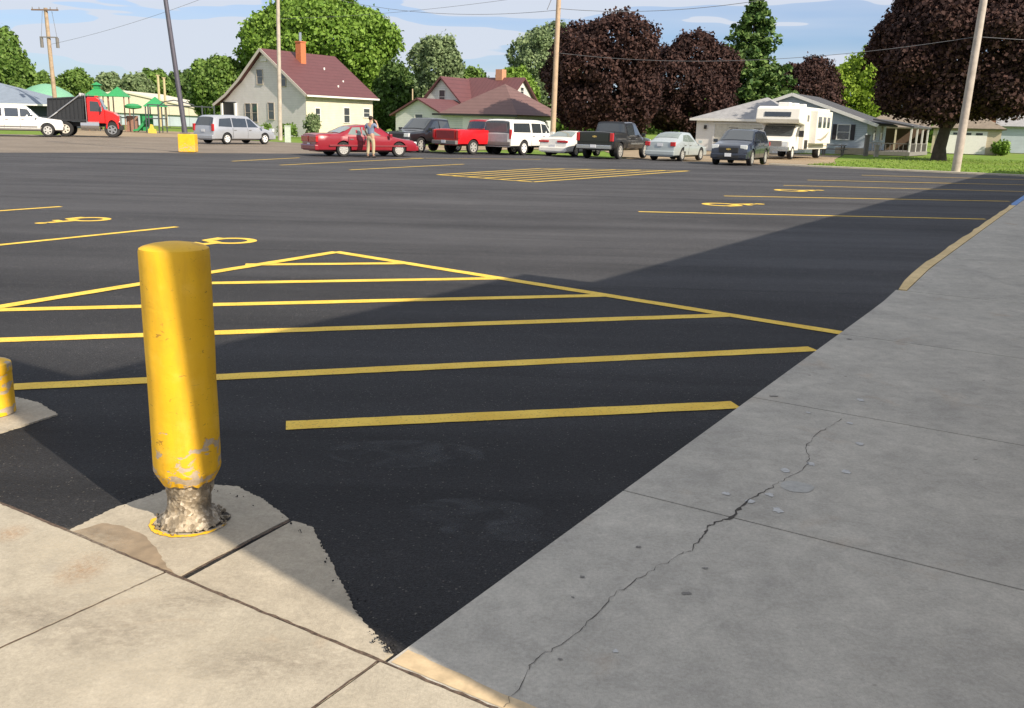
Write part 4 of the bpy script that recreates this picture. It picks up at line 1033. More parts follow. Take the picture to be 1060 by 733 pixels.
# ------------------------------------------------------------------ poles, lamp, wires
def local_frame(px, py, Y): return W(px, py, Y)
gl = G(192, 157.5)
lp = empty('street_lamp', (gl[0], gl[1] + .4, 0), R(8), 'dark grey lamp post leaning slightly on a square yellow concrete base', 'lamp post')
MB().box((0, 0, .4), (.74, .74, .80)).build('base', M_BOL, lp, bevel=.03)
MB().tube([(-.1, 0, .8), (-.95, 0, 10.5)], [.115, .085], 14).build('pole', plain('dark_lamp_pole', (.10, .095, .12), .5, .3), lp, 60)
MB().box((-.12, 0, .84), (.4, .4, .05)).build('base_plate', M_TRIM, lp)
MB().box((-.5, -.0, 10.6), (1.4, .36, .22)).build('lamp_head', M_TRIM, lp, bevel=.04)

TH = {}
def upole(name, X, Y, H, lean, label, m, r0=.16, r1=.11, arms=(), extra=()):
    t = empty(name, (X, Y, 0), 0, label, 'utility pole', 'utility poles')
    MB().tube([(0, 0, -.1), (lean * .5, 0, H * .5), (lean, 0, H)], [r0, (r0 + r1) / 2, r1], 14).build('pole', m, t, 60)
    for (z, L, a) in arms:
        x = lean * z / H; MB().box((x, -.17, z), (L, .11, .13), rz=a).build('crossarm', plain('weathered_crossarm', (.18, .12, .09), .9), t)
        for s in (-1, -.45, .45, 1): MB().tube([(x + s * L * .46 * math.cos(a), -.17 + s * L * .46 * math.sin(a), z + .05), (x + s * L * .46 * math.cos(a), -.17 + s * L * .46 * math.sin(a), z + .26)], [.05, .035], 8).build('insulator', M_TRIM, t)
    return t
p1 = W(57, 100, 92.0); t1 = upole('utility_pole', p1.x, 92, 11.2, -.15, 'brown utility pole with one long crossarm and hanging transformers, behind the dump truck', M_WOOD, .22, .17, [(11.0, 2.7, R(-6))])
for s in (-.75, .75):
    MB().tube([(s, -.1, 7.6), (s, -.1, 8.5)], .15, 12).build('transformer', M_TRIM, t1)
    MB().tube([(s, -.1, 8.5), (s * .6, -.05, 10.9)], .02, 5).build('drop_wire', M_CABLE, t1)
MB().box((0, -.2, 8.55), (1.7, .09, .1)).build('bracket', M_TRIM, t1)
p2 = W(290, 141.5, 74.0); upole('utility_pole', p2.x, 74, 14.5, .25, 'slim pale utility pole standing in front of the gable of the cream house', M_WOODP, .17, .12)
p3 = W(572, 140, 58.0); t3 = upole('utility_pole', p3.x, 58, 11.6, .10, 'orange-brown utility pole with a grey transformer, behind the white coupe', plain('orange_pole_wood', (.44, .32, .22), .85, 0, .15, 3), .17, .13, [(11.2, 2.3, R(20))])
MB().tube([(-.34, -.05, 9.0), (-.34, -.05, 9.9)], .21, 14).build('transformer', plain('light_grey_tank', (.6, .62, .65), .4), t3, 50)
p4 = G(989, 178.5); t4 = upole('utility_pole', p4[0], p4[1], 11.5, .28, 'thick weathered utility pole standing on the lawn in front of the big dark tree', M_WOODP, .20, .14, [(10.9, 2.4, R(10))])

def wire(a, b, sag, r, label):
    a, b = Vector(a), Vector(b); pts = []
    for i in range(25):
        t = i / 24; q = a.lerp(b, t); q.z -= 4 * sag * t * (1 - t); pts.append(q)
    o = MB().tube(pts, r * .62, 5).build('power_line', M_CABLE, None)
    return tag(o, label, 'power line', 'power lines')
T1 = Vector((p1.x, 92, 0)); T2 = Vector((p2.x, 74, 0)); T3 = Vector((p3.x, 58, 0)); T4 = Vector((p4[0], p4[1], 0))
wire(T1 + Vector((.1, -.2, 7.9)), T2 + Vector((.2, 0, 12.6)), .5, .022, 'thin cable between the brown crossarm pole and the slim pale pole')
wire(T2 + Vector((.2, 0, 11.6)), T3 + Vector((0, 0, 8.3)), 1.0, .022, 'thin cable between the slim pale pole and the orange-brown pole')
wire(T2 + Vector((.2, 0, 9.0)) , T3 + Vector((0, 0, 9.3)), .3, .018, 'faint cable between the slim pale pole and the transformer on the orange-brown pole')
wire(T3 + Vector((0, 0, 5.9)), T4 + Vector((.1, 0, 6.0)), .75, .020, 'lower cable between the orange-brown pole and the thick weathered pole')
wire(T3 + Vector((0, 0, 8.4)), T4 + Vector((.2, 0, 9.9)), 1.1, .024, 'upper cable between the orange-brown pole and the thick weathered pole')
wire(T4 + Vector((.1, 0, 6.0)), T4 + Vector((30, -6, 6.4)), .6, .02, 'cable running out of the photo to the right of the thick weathered pole')
wire(T3 + Vector((-.2, 0, 9.4)), T3 + Vector((-.6, 0, 8.3)), .05, .03, 'short drop cable hanging at the transformer pole')

# ------------------------------------------------------------------ houses
def frame_at(px, Y, z=0):
    p = W(px, 130, Y); return Vector((p.x, Y, 0))

def window(root, name, c, size, normal_axis, label=None, frame=.07, shutters=False, m=M_WIN, fm=None):
    """window part on a wall; normal_axis = ('x'|'y', sign) is where it looks"""
    ax, s = normal_axis; w_, h_ = size; fm = fm or M_WHITE
    o = MB(); d = .06
    def bb(mb, a, z, aw, ah, t, off):
        if ax == 'x': mb.box((c[0] + s * off, c[1] + a, c[2] + z), (t, aw, ah))
        else: mb.box((c[0] + a, c[1] + s * off, c[2] + z), (aw, t, ah))
    bb(o, 0, h_ / 2 + frame / 2, w_ + 2 * frame, frame, d, d / 2); bb(o, 0, -h_ / 2 - frame / 2, w_ + 2.6 * frame, frame, d * 1.6, d * .8)
    bb(o, -w_ / 2 - frame / 2, 0, frame, h_, d, d / 2); bb(o, w_ / 2 + frame / 2, 0, frame, h_, d, d / 2); bb(o, 0, 0, w_, .04, d * .7, d * .35)
    f = o.build(name, fm, root)
    g_ = MB(); bb(g_, 0, 0, w_, h_, .02, .012); g_.build('pane', m, f)
    if shutters:
        for q in (-1, 1):
            k = MB(); bb(k, q * (w_ / 2 + frame + .2), 0, .34, h_ + .1, .05, .03); k.build('shutter', M_SHUT, f)
    return f

def roofplane(mb, pts, t=.14):
    pts = [Vector(p) for p in pts]; n = (pts[1] - pts[0]).cross(pts[2] - pts[0]).normalized()
    if n.z < 0: n = -n
    k = len(pts); mb.add(list(pts) + [p - n * t for p in pts], [tuple(range(k)), tuple(k + i for i in reversed(range(k)))] + [(i, (i + 1) % k, k + (i + 1) % k, k + i) for i in range(k)])

M_CREAM = stripes('cream_siding', (.68, .62, .49), (.52, .47, .37), .16, 2)
M_GREYS = stripes('grey_siding', (.60, .58, .58), (.47, .45, .45), .16, 2)
M_WSID = stripes('white_siding', (.60, .61, .60), (.44, .45, .46), .18, 2)
M_BLUES = stripes('pale_blue_siding', (.46, .52, .58), (.34, .39, .45), .16, 2)
M_MROOF = stripes('maroon_roof', (.115, .042, .045), (.085, .03, .034), .45, 0, .6)
M_MROOF2 = stripes('faded_maroon_roof', (.15, .085, .08), (.11, .06, .058), .3, 2, .7)
M_GROOF = plain('grey_shingles', (.29, .29, .30), .85, 0, .14, 3)
M_DROOF = plain('dark_shingles', (.06, .062, .07), .9, 0, .2, 3)
M_TROOF = plain('tan_shingles', (.20, .165, .13), .9, 0, .2, 3)

# local frame of grid houses: x = right-towards-camera (V), y = away (U); rotation so that +y -> U
ROTG = -R(AZ)
# House A : gable end and long cream side ; origin = near right corner
pA = frame_at(317, 90)
hA = empty('house', (pA.x, pA.y, 0), ROTG, 'cream and grey gabled house with maroon roof and brick chimney behind the silver minivan', 'house')
e1, rz, e2, wA, LA = 4.15, 8.0, 3.0, 11.6, 9.6
rx = -5.4
wl = MB(); wl.prism([(0, -.1), (0, e1), (rx, rz - .15), (-8.6, 5.0), (-11.6, 3.05), (-11.6, -.1)], lambda a, z: (a, 0, z), lambda a, z: (a, LA, z)); wl.build('wall', M_GREYS, hA)
cs = MB(); cs.box((.03, LA / 2, e1 / 2), (.06, LA, e1 - .05)); cs.build('side_wall', M_CREAM, hA)
rf = MB()
roofplane(rf, [(.55, -.45, e1 - .28), (.55, LA + .4, e1 - .28), (rx, LA + .4, rz + .12), (rx, -.45, rz + .12)])
roofplane(rf, [(rx, -.45, rz + .12), (rx, LA + .4, rz + .12), (-8.6, LA + .4, 5.25), (-8.6, -.45, 5.25)])
roofplane(rf, [(-8.6, -.45, 5.25), (-8.6, LA + .4, 5.25), (-10.6, LA + .4, 3.8), (-10.6, -.45, 3.8)])
roofplane(rf, [(-10.6, -.45, 3.8), (-10.6, LA + .4, 3.8), (-12.4, LA + .4, 2.85), (-12.4, -.45, 2.85)])
roof = rf.build('roof', M_MROOF, hA)
fa_ = MB()
for (a, b_) in (((.55, e1 - .28), (rx, rz + .12)), ((rx, rz + .12), (-8.6, 5.25)), ((-8.6, 5.25), (-10.6, 3.8)), ((-10.6, 3.8), (-12.4, 2.85))):
    dx, dz = b_[0] - a[0], b_[1] - a[1]; L = math.hypot(dx, dz)
    fa_.box(((a[0] + b_[0]) / 2, -.49, (a[1] + b_[1]) / 2 - .10), (L, .05, .26), ry=-math.atan2(dz, dx))
fa_.build('bargeboard', plain('pale_fascia', (.48, .44, .40), .7), hA)
MB().box((.60, LA / 2, e1 - .38), (.10, LA + .8, .16)).build('gutter', M_WHITE, hA)
ch = MB(); ch.box((rx + 1.3, 3.7, 7.9), (.7, .7, 2.2)); ch.box((rx + 1.3, 3.7, 9.0), (.8, .8, .12)); cho = ch.build('chimney', plain('orange_brick', (.50, .16, .07), .9, 0, .2, 12), hA)
MB().tube([(rx + 1.3, 3.7, 9.0), (rx + 1.3, 3.7, 9.9)], .13, 10).build('flue', M_CHROME, cho)
for q in ((-.8, 5.4, 4.85), (-1.6, 7.0, 5.4), (-3.2, 6.0, 6.6)): MB().tube([(q[0], q[1], q[2] - .6), (q[0], q[1], q[2] + .12)], .09, 8).build('roof_vent', M_WHITE, hA)
window(hA, 'window', (-6.0, 0, 5.5), (.75, 1.3), ('y', -1), fm=M_WOODP); window(hA, 'window', (-2.9, 0, 5.3), (.75, 1.3), ('y', -1), fm=M_WOODP)
window(hA, 'window', (rx, 0, 7.2), (.75, .35), ('y', -1), m=M_WHITE)
window(hA, 'window', (-6.9, 0, 2.1), (.7, 1.7), ('y', -1), fm=M_WOODP); window(hA, 'window', (-7.85, 0, 2.1), (.7, 1.7), ('y', -1), fm=M_WOODP); window(hA, 'window', (-4.6, 0, 2.3), (.75, 1.5), ('y', -1), fm=M_WOODP)
pr = MB(); pr.box((-10.5, -.02, 2.35), (1.9, .05, 1.5)); pr.build('porch_opening', M_BLK, hA)
for q in (-11.5, -9.55): MB().box((q, -.1, 1.5), (.2, .2, 3.0)).build('porch_post', M_WHITE, hA)
MB().box((-10.9, -.12, 1.0), (.5, .06, .9)).build('porch_panel', M_WHITE, hA)
window(hA, 'window', (.06, 1.5, 2.1), (.6, 1.1), ('x', 1)); window(hA, 'window', (.06, 5.6, 2.1), (.8, 1.4), ('x', 1)); window(hA, 'window', (.06, 8.6, 2.4), (.9, .8), ('x', 1))

# House B : white house with crossed maroon roofs and a hipped front wing
cB = frame_at(533, 85)
hB = empty('house', (cB.x, cB.y, 0), ROTG, 'white house with crossed maroon roofs, a hipped front wing and a small orange chimney', 'house')
ev = 2.6
wl = MB(); wl.box((-4.1, 3.5, ev / 2), (8.2, 7.0, ev)); wl.build('wall', M_WSID, hB)
wl = MB(); wl.box((-4.1, -.02, 1.15), (3.2, .06, 2.1)); wl.build('garage_door', M_WHITE, hB)
rf = MB(); o_ = .5; ap = (-3.2, 4.0, 5.75)
A_, B_, C_, D_ = (-8.2, -o_, ev - .1), (o_, -o_, ev - .1), (o_, 8.5, ev - .1), (-8.2, 8.5, ev - .1)
a1 = (-3.7, 4.0, 5.35)
roofplane(rf, [A_, B_, a1]); roofplane(rf, [B_, C_, a1]); roofplane(rf, [C_, D_, a1]); roofplane(rf, [D_, A_, a1]); rf.build('roof', M_MROOF2, hB)
MB().box((-4.2, -o_ + .02, ev - .2), (9.4, .12, .18)).build('gutter', M_BLK, hB)
# left low gabled wing
wl = MB(); wl.prism([(-14.2, -.1), (-8.3, -.1), (-8.3, 2.4), (-11.3, 3.75), (-14.2, 2.4)], lambda a, z: (a, .6, z), lambda a, z: (a, 9, z)); wl.build('wing_wall', M_WSID, hB)
rf = MB(); roofplane(rf, [(-7.8, .2, 2.27), (-7.8, 9, 2.27), (-11.3, 9, 3.9), (-11.3, .2, 3.9)]); roofplane(rf, [(-14.7, .2, 2.27), (-14.7, 9, 2.27), (-11.3, 9, 3.9), (-11.3, .2, 3.9)]); rf.build('wing_roof', M_MROOF, hB)
# tall crossed block behind
wl = MB(); wl.prism([(-15.4, 0), (-10.4, 0), (-10.4, 3.7), (-12.9, 6.1), (-15.4, 3.7)], lambda a, z: (a, 6.5, z), lambda a, z: (a, 14, z)); wl.build('upper_wall', M_WSID, hB)
wl = MB(); wl.prism([(8.2, 0), (14.5, 0), (14.5, 3.7), (11.4, 6.2), (8.2, 3.7)], lambda a, z: (-12.8, a, z), lambda a, z: (-6.4, a, z)); wl.build('upper_wall', M_WSID, hB)
rf = MB(); roofplane(rf, [(-10.0, 6.1, 3.4), (-10.0, 12, 3.4), (-12.9, 12, 6.22), (-12.9, 6.1, 6.22)]); roofplane(rf, [(-15.8, 6.1, 3.4), (-15.8, 14, 3.4), (-12.9, 14, 6.22), (-12.9, 6.1, 6.22)])
roofplane(rf, [(-13.0, 7.8, 3.45), (-6.0, 7.8, 3.45), (-6.0, 11.4, 6.35), (-13.0, 11.4, 6.35)]); roofplane(rf, [(-13.0, 14.9, 3.45), (-6.0, 14.9, 3.45), (-6.0, 11.4, 6.35), (-13.0, 11.4, 6.35)]); rf.build('upper_roof', M_MROOF, hB)
MB().box((-9.0, 11.4, 6.6), (.8, .8, 1.1)).build('chimney', plain('pale_orange_brick', (.48, .25, .15), .9), hB)
window(hB, 'window', (-12.9, 6.5, 4.2), (.7, 1.3), ('y', -1)); window(hB, 'window', (-6.4, 11.4, 5.0), (.6, .7), ('x', 1))
MB().tube([(-13.6, 2.5, 2.6), (-13.6, 2.5, 4.8)], .06, 8).build('vent_pipe', plain('tan_pipe', (.5, .4, .25), .7), hB)
window(hB, 'window', (-11.3, .6, 1.9), (.9, .9), ('y', -1))

# Garage C : grey hipped roof, pale door
cC = frame_at(721, 77)
hC = empty('garage', (cC.x, cC.y, 0), ROTG, 'pale garage with a grey hipped roof and a wide door, left of the motorhome', 'garage')
MB().box((3.6, 3.2, 1.25), (7.2, 6.4, 2.5)).build('wall', M_WHITE, hC)
rf = MB(); A_, B_, C_, D_ = (-.5, -.4, 2.5), (7.6, -.4, 2.5), (7.6, 6.8, 2.5), (-.5, 6.8, 2.5); q1, q2 = (4.6, 3.2, 4.3), (4.7, 3.2, 4.3)
roofplane(rf, [A_, B_, q2, q1]); roofplane(rf, [B_, C_, q2]); roofplane(rf, [C_, D_, q1, q2]); roofplane(rf, [D_, A_, q1]); rf.build('roof', M_GROOF, hC)
MB().box((3.6, -.42, 2.44), (8.1, .1, .18)).build('gutter', M_WHITE, hC)
gd = MB(); gd.box((4.0, -.03, 1.05), (4.8, .06, 2.1));
for k in range(1, 5): gd.box((4.0, -.065, .42 * k), (4.8, .02, .03))
gd.build('garage_door', plain('cream_garage_door', (.58, .56, .48), .6), hC)
fr = MB(); fr.box((4.0, -.04, 2.17), (5.1, .08, .12)); fr.box((1.52, -.04, 1.05), (.14, .08, 2.1)); fr.box((6.48, -.04, 1.05), (.14, .08, 2.1)); fr.build('door_frame', M_WHITE, hC)
MB().box((.8, -.12, 1.85), (.16, .2, .3)).build('wall_lamp', M_BLK, hC)

# House D : pale blue gable with dark shingles
cD = frame_at(898, 78)
hD = empty('house', (cD.x, cD.y, 0), ROTG, 'pale blue gabled house with dark shutters and a shaded porch, right of the motorhome', 'house')
wD = 12.6; pk = 4.7; eD = 2.65
wl = MB(); wl.prism([(0, -.1), (0, eD), (-wD / 2, pk), (-wD, eD), (-wD, -.1)], lambda a, z: (a, 0, z), lambda a, z: (a, 8, z)); wl.build('wall', M_BLUES, hD)
rf = MB(); roofplane(rf, [(.9, -.4, eD - .22), (.9, 8.4, eD - .22), (-wD / 2, 8.4, pk + .15), (-wD / 2, -.4, pk + .15)]); roofplane(rf, [(-wD - .5, -.4, eD - .1), (-wD - .5, 8.4, eD - .1), (-wD / 2, 8.4, pk + .15), (-wD / 2, -.4, pk + .15)]); rf.build('roof', M_DROOF, hD)
fa_ = MB()
for (a, b_) in (((.9, eD - .22), (-wD / 2, pk + .15)), ((-wD / 2, pk + .15), (-wD - .5, eD - .1))):
    dx, dz = b_[0] - a[0], b_[1] - a[1]; fa_.box(((a[0] + b_[0]) / 2, -.44, (a[1] + b_[1]) / 2 - .11), (math.hypot(dx, dz), .06, .26), ry=-math.atan2(dz, dx))
fa_.build('bargeboard', M_WHITE, hD)
window(hD, 'window', (-1.85, 0, 1.75), (.95, 1.15), ('y', -1), shutters=True)
# porch along the right side
pc = MB(); roofplane(pc, [(.4, 0, 2.9), (.4, 9, 2.9), (3.6, 9, 2.35), (3.6, 0, 2.35)]); pc.build('porch_roof', M_DROOF, hD)
for k in range(4): MB().box((3.4, .2 + k * 2.8, 1.2), (.13, .13, 2.4)).build('porch_post', M_WHITE, hD)
rl = MB(); rl.box((3.4, 4.4, .95), (.06, 8.6, .06))
for k in range(26): rl.box((3.4, .3 + k * .33, .6), (.04, .04, .7))
rl.box((1.7, .2, .95), (3.3, .06, .06))
for k in range(10): rl.box((.2 + k * .34, .2, .6), (.04, .04, .7))
rl.build('railing', plain('grey_railing', (.16, .15, .14), .8), hD); MB().box((1.8, 4.5, .15), (3.4, 9, .3)).build('porch_floor', plain('grey_deck', (.2, .19, .18), .9), hD)
window(hD, 'window', (0, 3.0, 1.75), (1.0, 1.2), ('x', 1)); window(hD, 'window', (0, 6.0, 1.75), (1.0, 1.2), ('x', 1))
MB().box((-.9, -.7, .25), (2.4, 1.0, .5)).build('step', plain('tan_step', (.4, .33, .26), .9), hD)

# low wooden deck with furniture in front of the blue house
dk = W(868, 158, 73); t = empty('picnic_table', (dk.x - .6, 72.5, 0), ROTG, 'small grey patio table with benches beside the motorhome', 'table')
gm = plain('grey_weathered_wood', (.20, .18, .165), .9)
MB().box((0, 0, .75), (1.8, .8, .06)).build('tabletop', gm, t)
for s in (-.8, .8): MB().box((0, s, .45), (1.8, .28, .05)).build('bench', gm, t)
for s in (-.7, .7): b_ = MB(); b_.box((s, -.35, .37), (.09, .09, .78), rx=R(20)); b_.box((s, .35, .37), (.09, .09, .78), rx=-R(20)); b_.box((s, 0, .42), (.08, 1.7, .08)); b_.build('leg', gm, t)
# posts / planters by the porch
for i, (px, Y, hgt, lab) in enumerate(((897, 72, 1.5, 'tall brown wooden post at the corner of the porch'), (908, 71, .8, 'short pale planter post in front of the porch railing'))):
    q = W(px, 150, Y); o = MB().box((0, 0, hgt / 2), (.28, .28, hgt)); o.box((0, 0, hgt + .04), (.36, .36, .08)); tag(o.build('wooden_post', gm if i == 0 else M_WOODP, None, loc=(q.x, Y, 0)), lab, 'post')

# Garage E
cE = frame_at(1002, 92)
hE = empty('garage', (cE.x, cE.y, 0), R(-24), 'small tan garage with a white four-window door behind the very large maroon maple', 'garage')
M_TAN = stripes('tan_siding', (.52, .45, .33), (.4, .34, .25), .18, 2)
MB().box((0, 3, 1.25), (6.0, 6.0, 2.5)).build('wall', M_TAN, hE)
rf = MB(); A_, B_, C_, D_ = (-3.4, -.4, 2.45), (3.4, -.4, 2.45), (3.4, 6.4, 2.45), (-3.4, 6.4, 2.45); q1 = (0, 2.4, 4.3); q2 = (0, 4.0, 4.3)
roofplane(rf, [A_, B_, q1]); roofplane(rf, [B_, C_, q2, q1]); roofplane(rf, [C_, D_, q2]); roofplane(rf, [D_, A_, q1, q2]); rf.build('roof', M_TROOF, hE)
d_ = MB(); d_.box((-.4, -.03, 1.1), (4.4, .06, 2.15)); do = d_.build('garage_door', M_WHITE, hE)
for k in range(4): MB().box((-1.9 + k * 1.0, -.07, 1.92), (.6, .03, .2)).build('pane', M_WIN, do)
wl = MB(); wl.box((-6.6, 4.2, 1.15), (6.0, .12, 2.3)); wl.box((-9.6, 2.4, 1.15), (.12, 3.6, 2.3)); wl.build('carport_wall', plain('brown_carport', (.13, .085, .06), .9), hE)
rf = MB(); roofplane(rf, [(-9.9, -.2, 2.4), (-3.3, -.2, 2.4), (-3.3, 3.6, 3.7), (-8.0, 3.6, 3.7)]); rf.build('carport_roof', M_TROOF, hE)
for k in (-9.5, -6.4): MB().box((k, 0, 1.2), (.16, .16, 2.4)).build('carport_post', M_TAN, hE)

# buildings further right
cG = frame_at(1046, 108)
hG = empty('house', (cG.x, cG.y, 0), R(-26), 'pale blue building with a grey roof at the right edge, behind the tan garage', 'house')
MB().box((5, 3, 1.5), (12, 6, 3.0)).build('wall', M_BLUES, hG)
rf = MB(); roofplane(rf, [(-1.5, -.5, 2.95), (11.5, -.5, 2.95), (11.5, 3, 4.8), (-1.5, 3, 4.8)]); roofplane(rf, [(-1.5, 6.5, 2.95), (11.5, 6.5, 2.95), (11.5, 3, 4.8), (-1.5, 3, 4.8)]); rf.build('roof', M_GROOF, hG)
cG = frame_at(1048, 128)
hH = empty('house', (cG.x - 2, cG.y, 0), R(-26), 'red brick house with a grey roof, partly behind the very large maroon maple', 'house')
MB().box((5, 3, 2.5), (14, 7, 5.0)).build('wall', plain('red_brick', (.25, .10, .07), .9, 0, .2, 10), hH)
rf = MB(); roofplane(rf, [(-2.5, -1, 4.9), (12.5, -1, 4.9), (12.5, 3, 7.4), (-2.5, 3, 7.4)]); roofplane(rf, [(-2.5, 7, 4.9), (12.5, 7, 4.9), (12.5, 3, 7.4), (-2.5, 3, 7.4)]); rf.build('roof', M_GROOF, hH)
for k in range(3): window(hH, 'window', (1 + k * 4, -.5, 3.6), (1.2, 1.2), ('y', -1))

# left: shelter with a slate roof, green dome, long cream hall
cL = frame_at(40, 96)
hL = empty('shelter', (cL.x, 96, 0), R(2), 'dark sided building with a blue-grey hipped roof behind the white utility vehicle', 'building')
MB().box((-9, 4, 1.2), (20, 8, 2.4)).build('wall', plain('dark_navy_wall', (.035, .045, .06), .8), hL)
rf = MB(); A_, B_, C_, D_ = (-22, -1, 2.35), (2.0, -1, 2.35), (2.0, 9, 2.35), (-22, 9, 2.35); q1, q2 = (-14, 4, 4.6), (-6, 4, 4.6)
roofplane(rf, [A_, B_, q2, q1]); roofplane(rf, [B_, C_, q2]); roofplane(rf, [C_, D_, q1, q2]); roofplane(rf, [D_, A_, q1]); rf.build('roof', plain('slate_blue_roof', (.19, .23, .29), .7, 0, .1, 2), hL)
MB().box((-10, -1.02, 2.3), (24, .1, .16)).build('gutter', M_WHITE, hL)
cK = frame_at(51, 118)
dm = empty('pavilion', (cK.x, 118, 0), 0, 'pale green rounded pavilion roof showing beside the brown utility pole', 'pavilion')
b_ = MB(); n = 24; pr_ = [(3.6, 3.0), (3.3, 3.5), (2.6, 4.1), (1.5, 4.7), (.5, 5.0), (.0, 5.05)]
vs = [(r_ * math.cos(2 * math.pi * k / n), r_ * math.sin(2 * math.pi * k / n), z) for r_, z in pr_ for k in range(n)]
b_.add(vs, [(j * n + k, j * n + (k + 1) % n, (j + 1) * n + (k + 1) % n, (j + 1) * n + k) for j in range(5) for k in range(n)]).build('roof', plain('pale_green_roof', (.16, .36, .24), .6), dm, 40)
for k in range(6): MB().tube([(3.1 * math.cos(k * 1.047), 3.1 * math.sin(k * 1.047), 0), (3.1 * math.cos(k * 1.047), 3.1 * math.sin(k * 1.047), 3.3)], .1, 8).build('post', M_TRIM, dm)

cM = frame_at(127, 150)
hm = empty('hall', (cM.x, 150, 0), R(4), 'long low hall with a cream gently pitched roof and pale blue wall behind the playground', 'building')
wl = MB(); wl.prism([(-10, 0), (16.5, 0), (16.5, 1.9), (14, 2.4), (0, 5.2), (-10, 3.4)], lambda a, z: (a, 0, z), lambda a, z: (a, 22, z)); wl.build('wall', plain('pale_blue_panel', (.42, .50, .56), .7, 0, .08, 1), hm)
rf = MB(); roofplane(rf, [(0, -.5, 5.3), (17.5, -.5, 1.95), (17.5, 22, 1.95), (0, 22, 5.3)], .25); roofplane(rf, [(0, -.5, 5.3), (-11, -.5, 3.3), (-11, 22, 3.3), (0, 22, 5.3)], .25); rf.build('roof', plain('cream_metal_roof', (.62, .58, .47), .6, 0, .05, 1), hm)
g1 = MB(); g1.prism([(-10.8, 3.2), (-10.6, 2.0), (17, 1.6), (17.2, 1.9), (0, 5.2)], lambda a, z: (a, -.3, z), lambda a, z: (a, -.1, z)); g1.build('gable_panel', plain('cream_panel', (.60, .56, .45), .7), hm)

# ------------------------------------------------------------------ playground
GRN = plain('green_play_roof', (.03, .27, .09), .5); DKP = plain('dark_play_post', (.05, .06, .07), .5); BRN = plain('brown_play_panel', (.28, .15, .11), .7)
pgx = frame_at(118, 92)
pg = empty('playground_structure', (pgx.x, 92, 0), R(5), 'green roofed play tower set with slides and brown posts behind the dump truck', 'playground')
def pyr(mb, cx, cy, z, w_, h_):
    vs = [(cx - w_, cy - w_, z), (cx + w_, cy - w_, z), (cx + w_, cy + w_, z), (cx - w_, cy + w_, z), (cx, cy, z + h_)]
    mb.add(vs, [(0, 1, 4), (1, 2, 4), (2, 3, 4), (3, 0, 4), (3, 2, 1, 0)])
for (cx, cy, z, w_) in ((-1.5, .5, 3.25, 1.0), (0.6, 0, 3.25, .95), (4.35, -1.0, 2.4, .95)):
    m_ = MB(); pyr(m_, cx, cy, z, w_, .95)
    if cx == -1.5: m_.box((cx, cy, z + .9), (.5, .5, .3)); pyr(m_, cx, cy, z + 1.05, .4, .3)
    m_.build('tower_roof', GRN, pg)
    for sx in (-.75, .75):
        for sy in (-.75, .75): MB().tube([(cx + sx, cy + sy, 0), (cx + sx, cy + sy, z + .1)], .06, 8).build('post', DKP if cx > 3 else BRN, pg)
    MB().box((cx, cy, 1.3), (1.6, 1.6, .1)).build('platform', DKP, pg)
b_ = MB(); b_.box((1.9, -.4, .75), (1.1, .1, 1.5)); b_.build('climbing_panel', BRN, pg); MB().box((3.4, -.9, .9), (1.2, .12, 1.6)).build('green_panel', GRN, pg)
q = MB(); q.prism([(4.0, 1.4), (3.6, 1.4), (2.6, .3), (2.2, .2), (2.2, .05), (2.7, .1)], lambda a, z: (a, -1.4, z), lambda a, z: (a, -.8, z)); q.build('slide', GRN, pg)
for (cx, z) in ((2.3, 2.1), (-.9, 1.9)):
    q = MB(); n = 14; pr_ = [(0.05, z), (.75, z + .12), (.8, z + .32), (.45, z + .5), (0, z + .55)]
    q.add([(cx + r_ * math.cos(2 * math.pi * k / n), -1.2 + r_ * math.sin(2 * math.pi * k / n), zz_) for r_, zz_ in pr_ for k in range(n)], [(j * n + k, j * n + (k + 1) % n, (j + 1) * n + (k + 1) % n, (j + 1) * n + k) for j in range(4) for k in range(n)])
    q.build('canopy', GRN, pg, 40); MB().tube([(cx, -1.2, 0), (cx, -1.2, z + .1)], .05, 8).build('post', DKP, pg)
ax_ = frame_at(184, 88)
sw = empty('swing_set', (ax_.x, 88, 0), R(4), 'dark metal arched swing frame behind the lamp post', 'swing set')
for cx in (-2.6, -1.7, .4, 2.3, 3.4):
    MB().tube([(cx, 0, 0), (cx, 0, 2.6)], .07, 8).build('post', DKP, sw)
MB().tube([(-1.7, 0, 2.4), (-1.1, 0, 2.85), (-.2, 0, 3.0), (.4, 0, 2.9), (1.6, 0, 2.6)], .05, 8).build('arch', DKP, sw); MB().tube([(-2.6, 0, 2.55), (3.4, 0, 2.45)], .05, 8).build('crossbar', DKP, sw)
for cx in (-.9, .9, 2.8):
    s_ = MB(); s_.tube([(cx - .2, 0, 2.5), (cx - .2, 0, .55)], .012, 5); s_.tube([(cx + .2, 0, 2.5), (cx + .2, 0, .55)], .012, 5); s_.box((cx, 0, .52), (.44, .18, .04)); s_.build('swing', DKP, sw)
q = W(158, 138, 86); o = MB(); o.prism([(-.35, 0), (.35, 0), (.3, .35), (.1, .42), (.05, .75), (-.12, .8), (-.2, .45), (-.35, .35)], lambda a, z: (a, -.12, z), lambda a, z: (a, .12, z))
tag(o.build('spring_rider', plain('yellow_toy', (.65, .5, .08), .5), None, loc=(q.x, 86, 0)), 'small yellow spring rider between the play towers and the lamp post', 'spring rider')
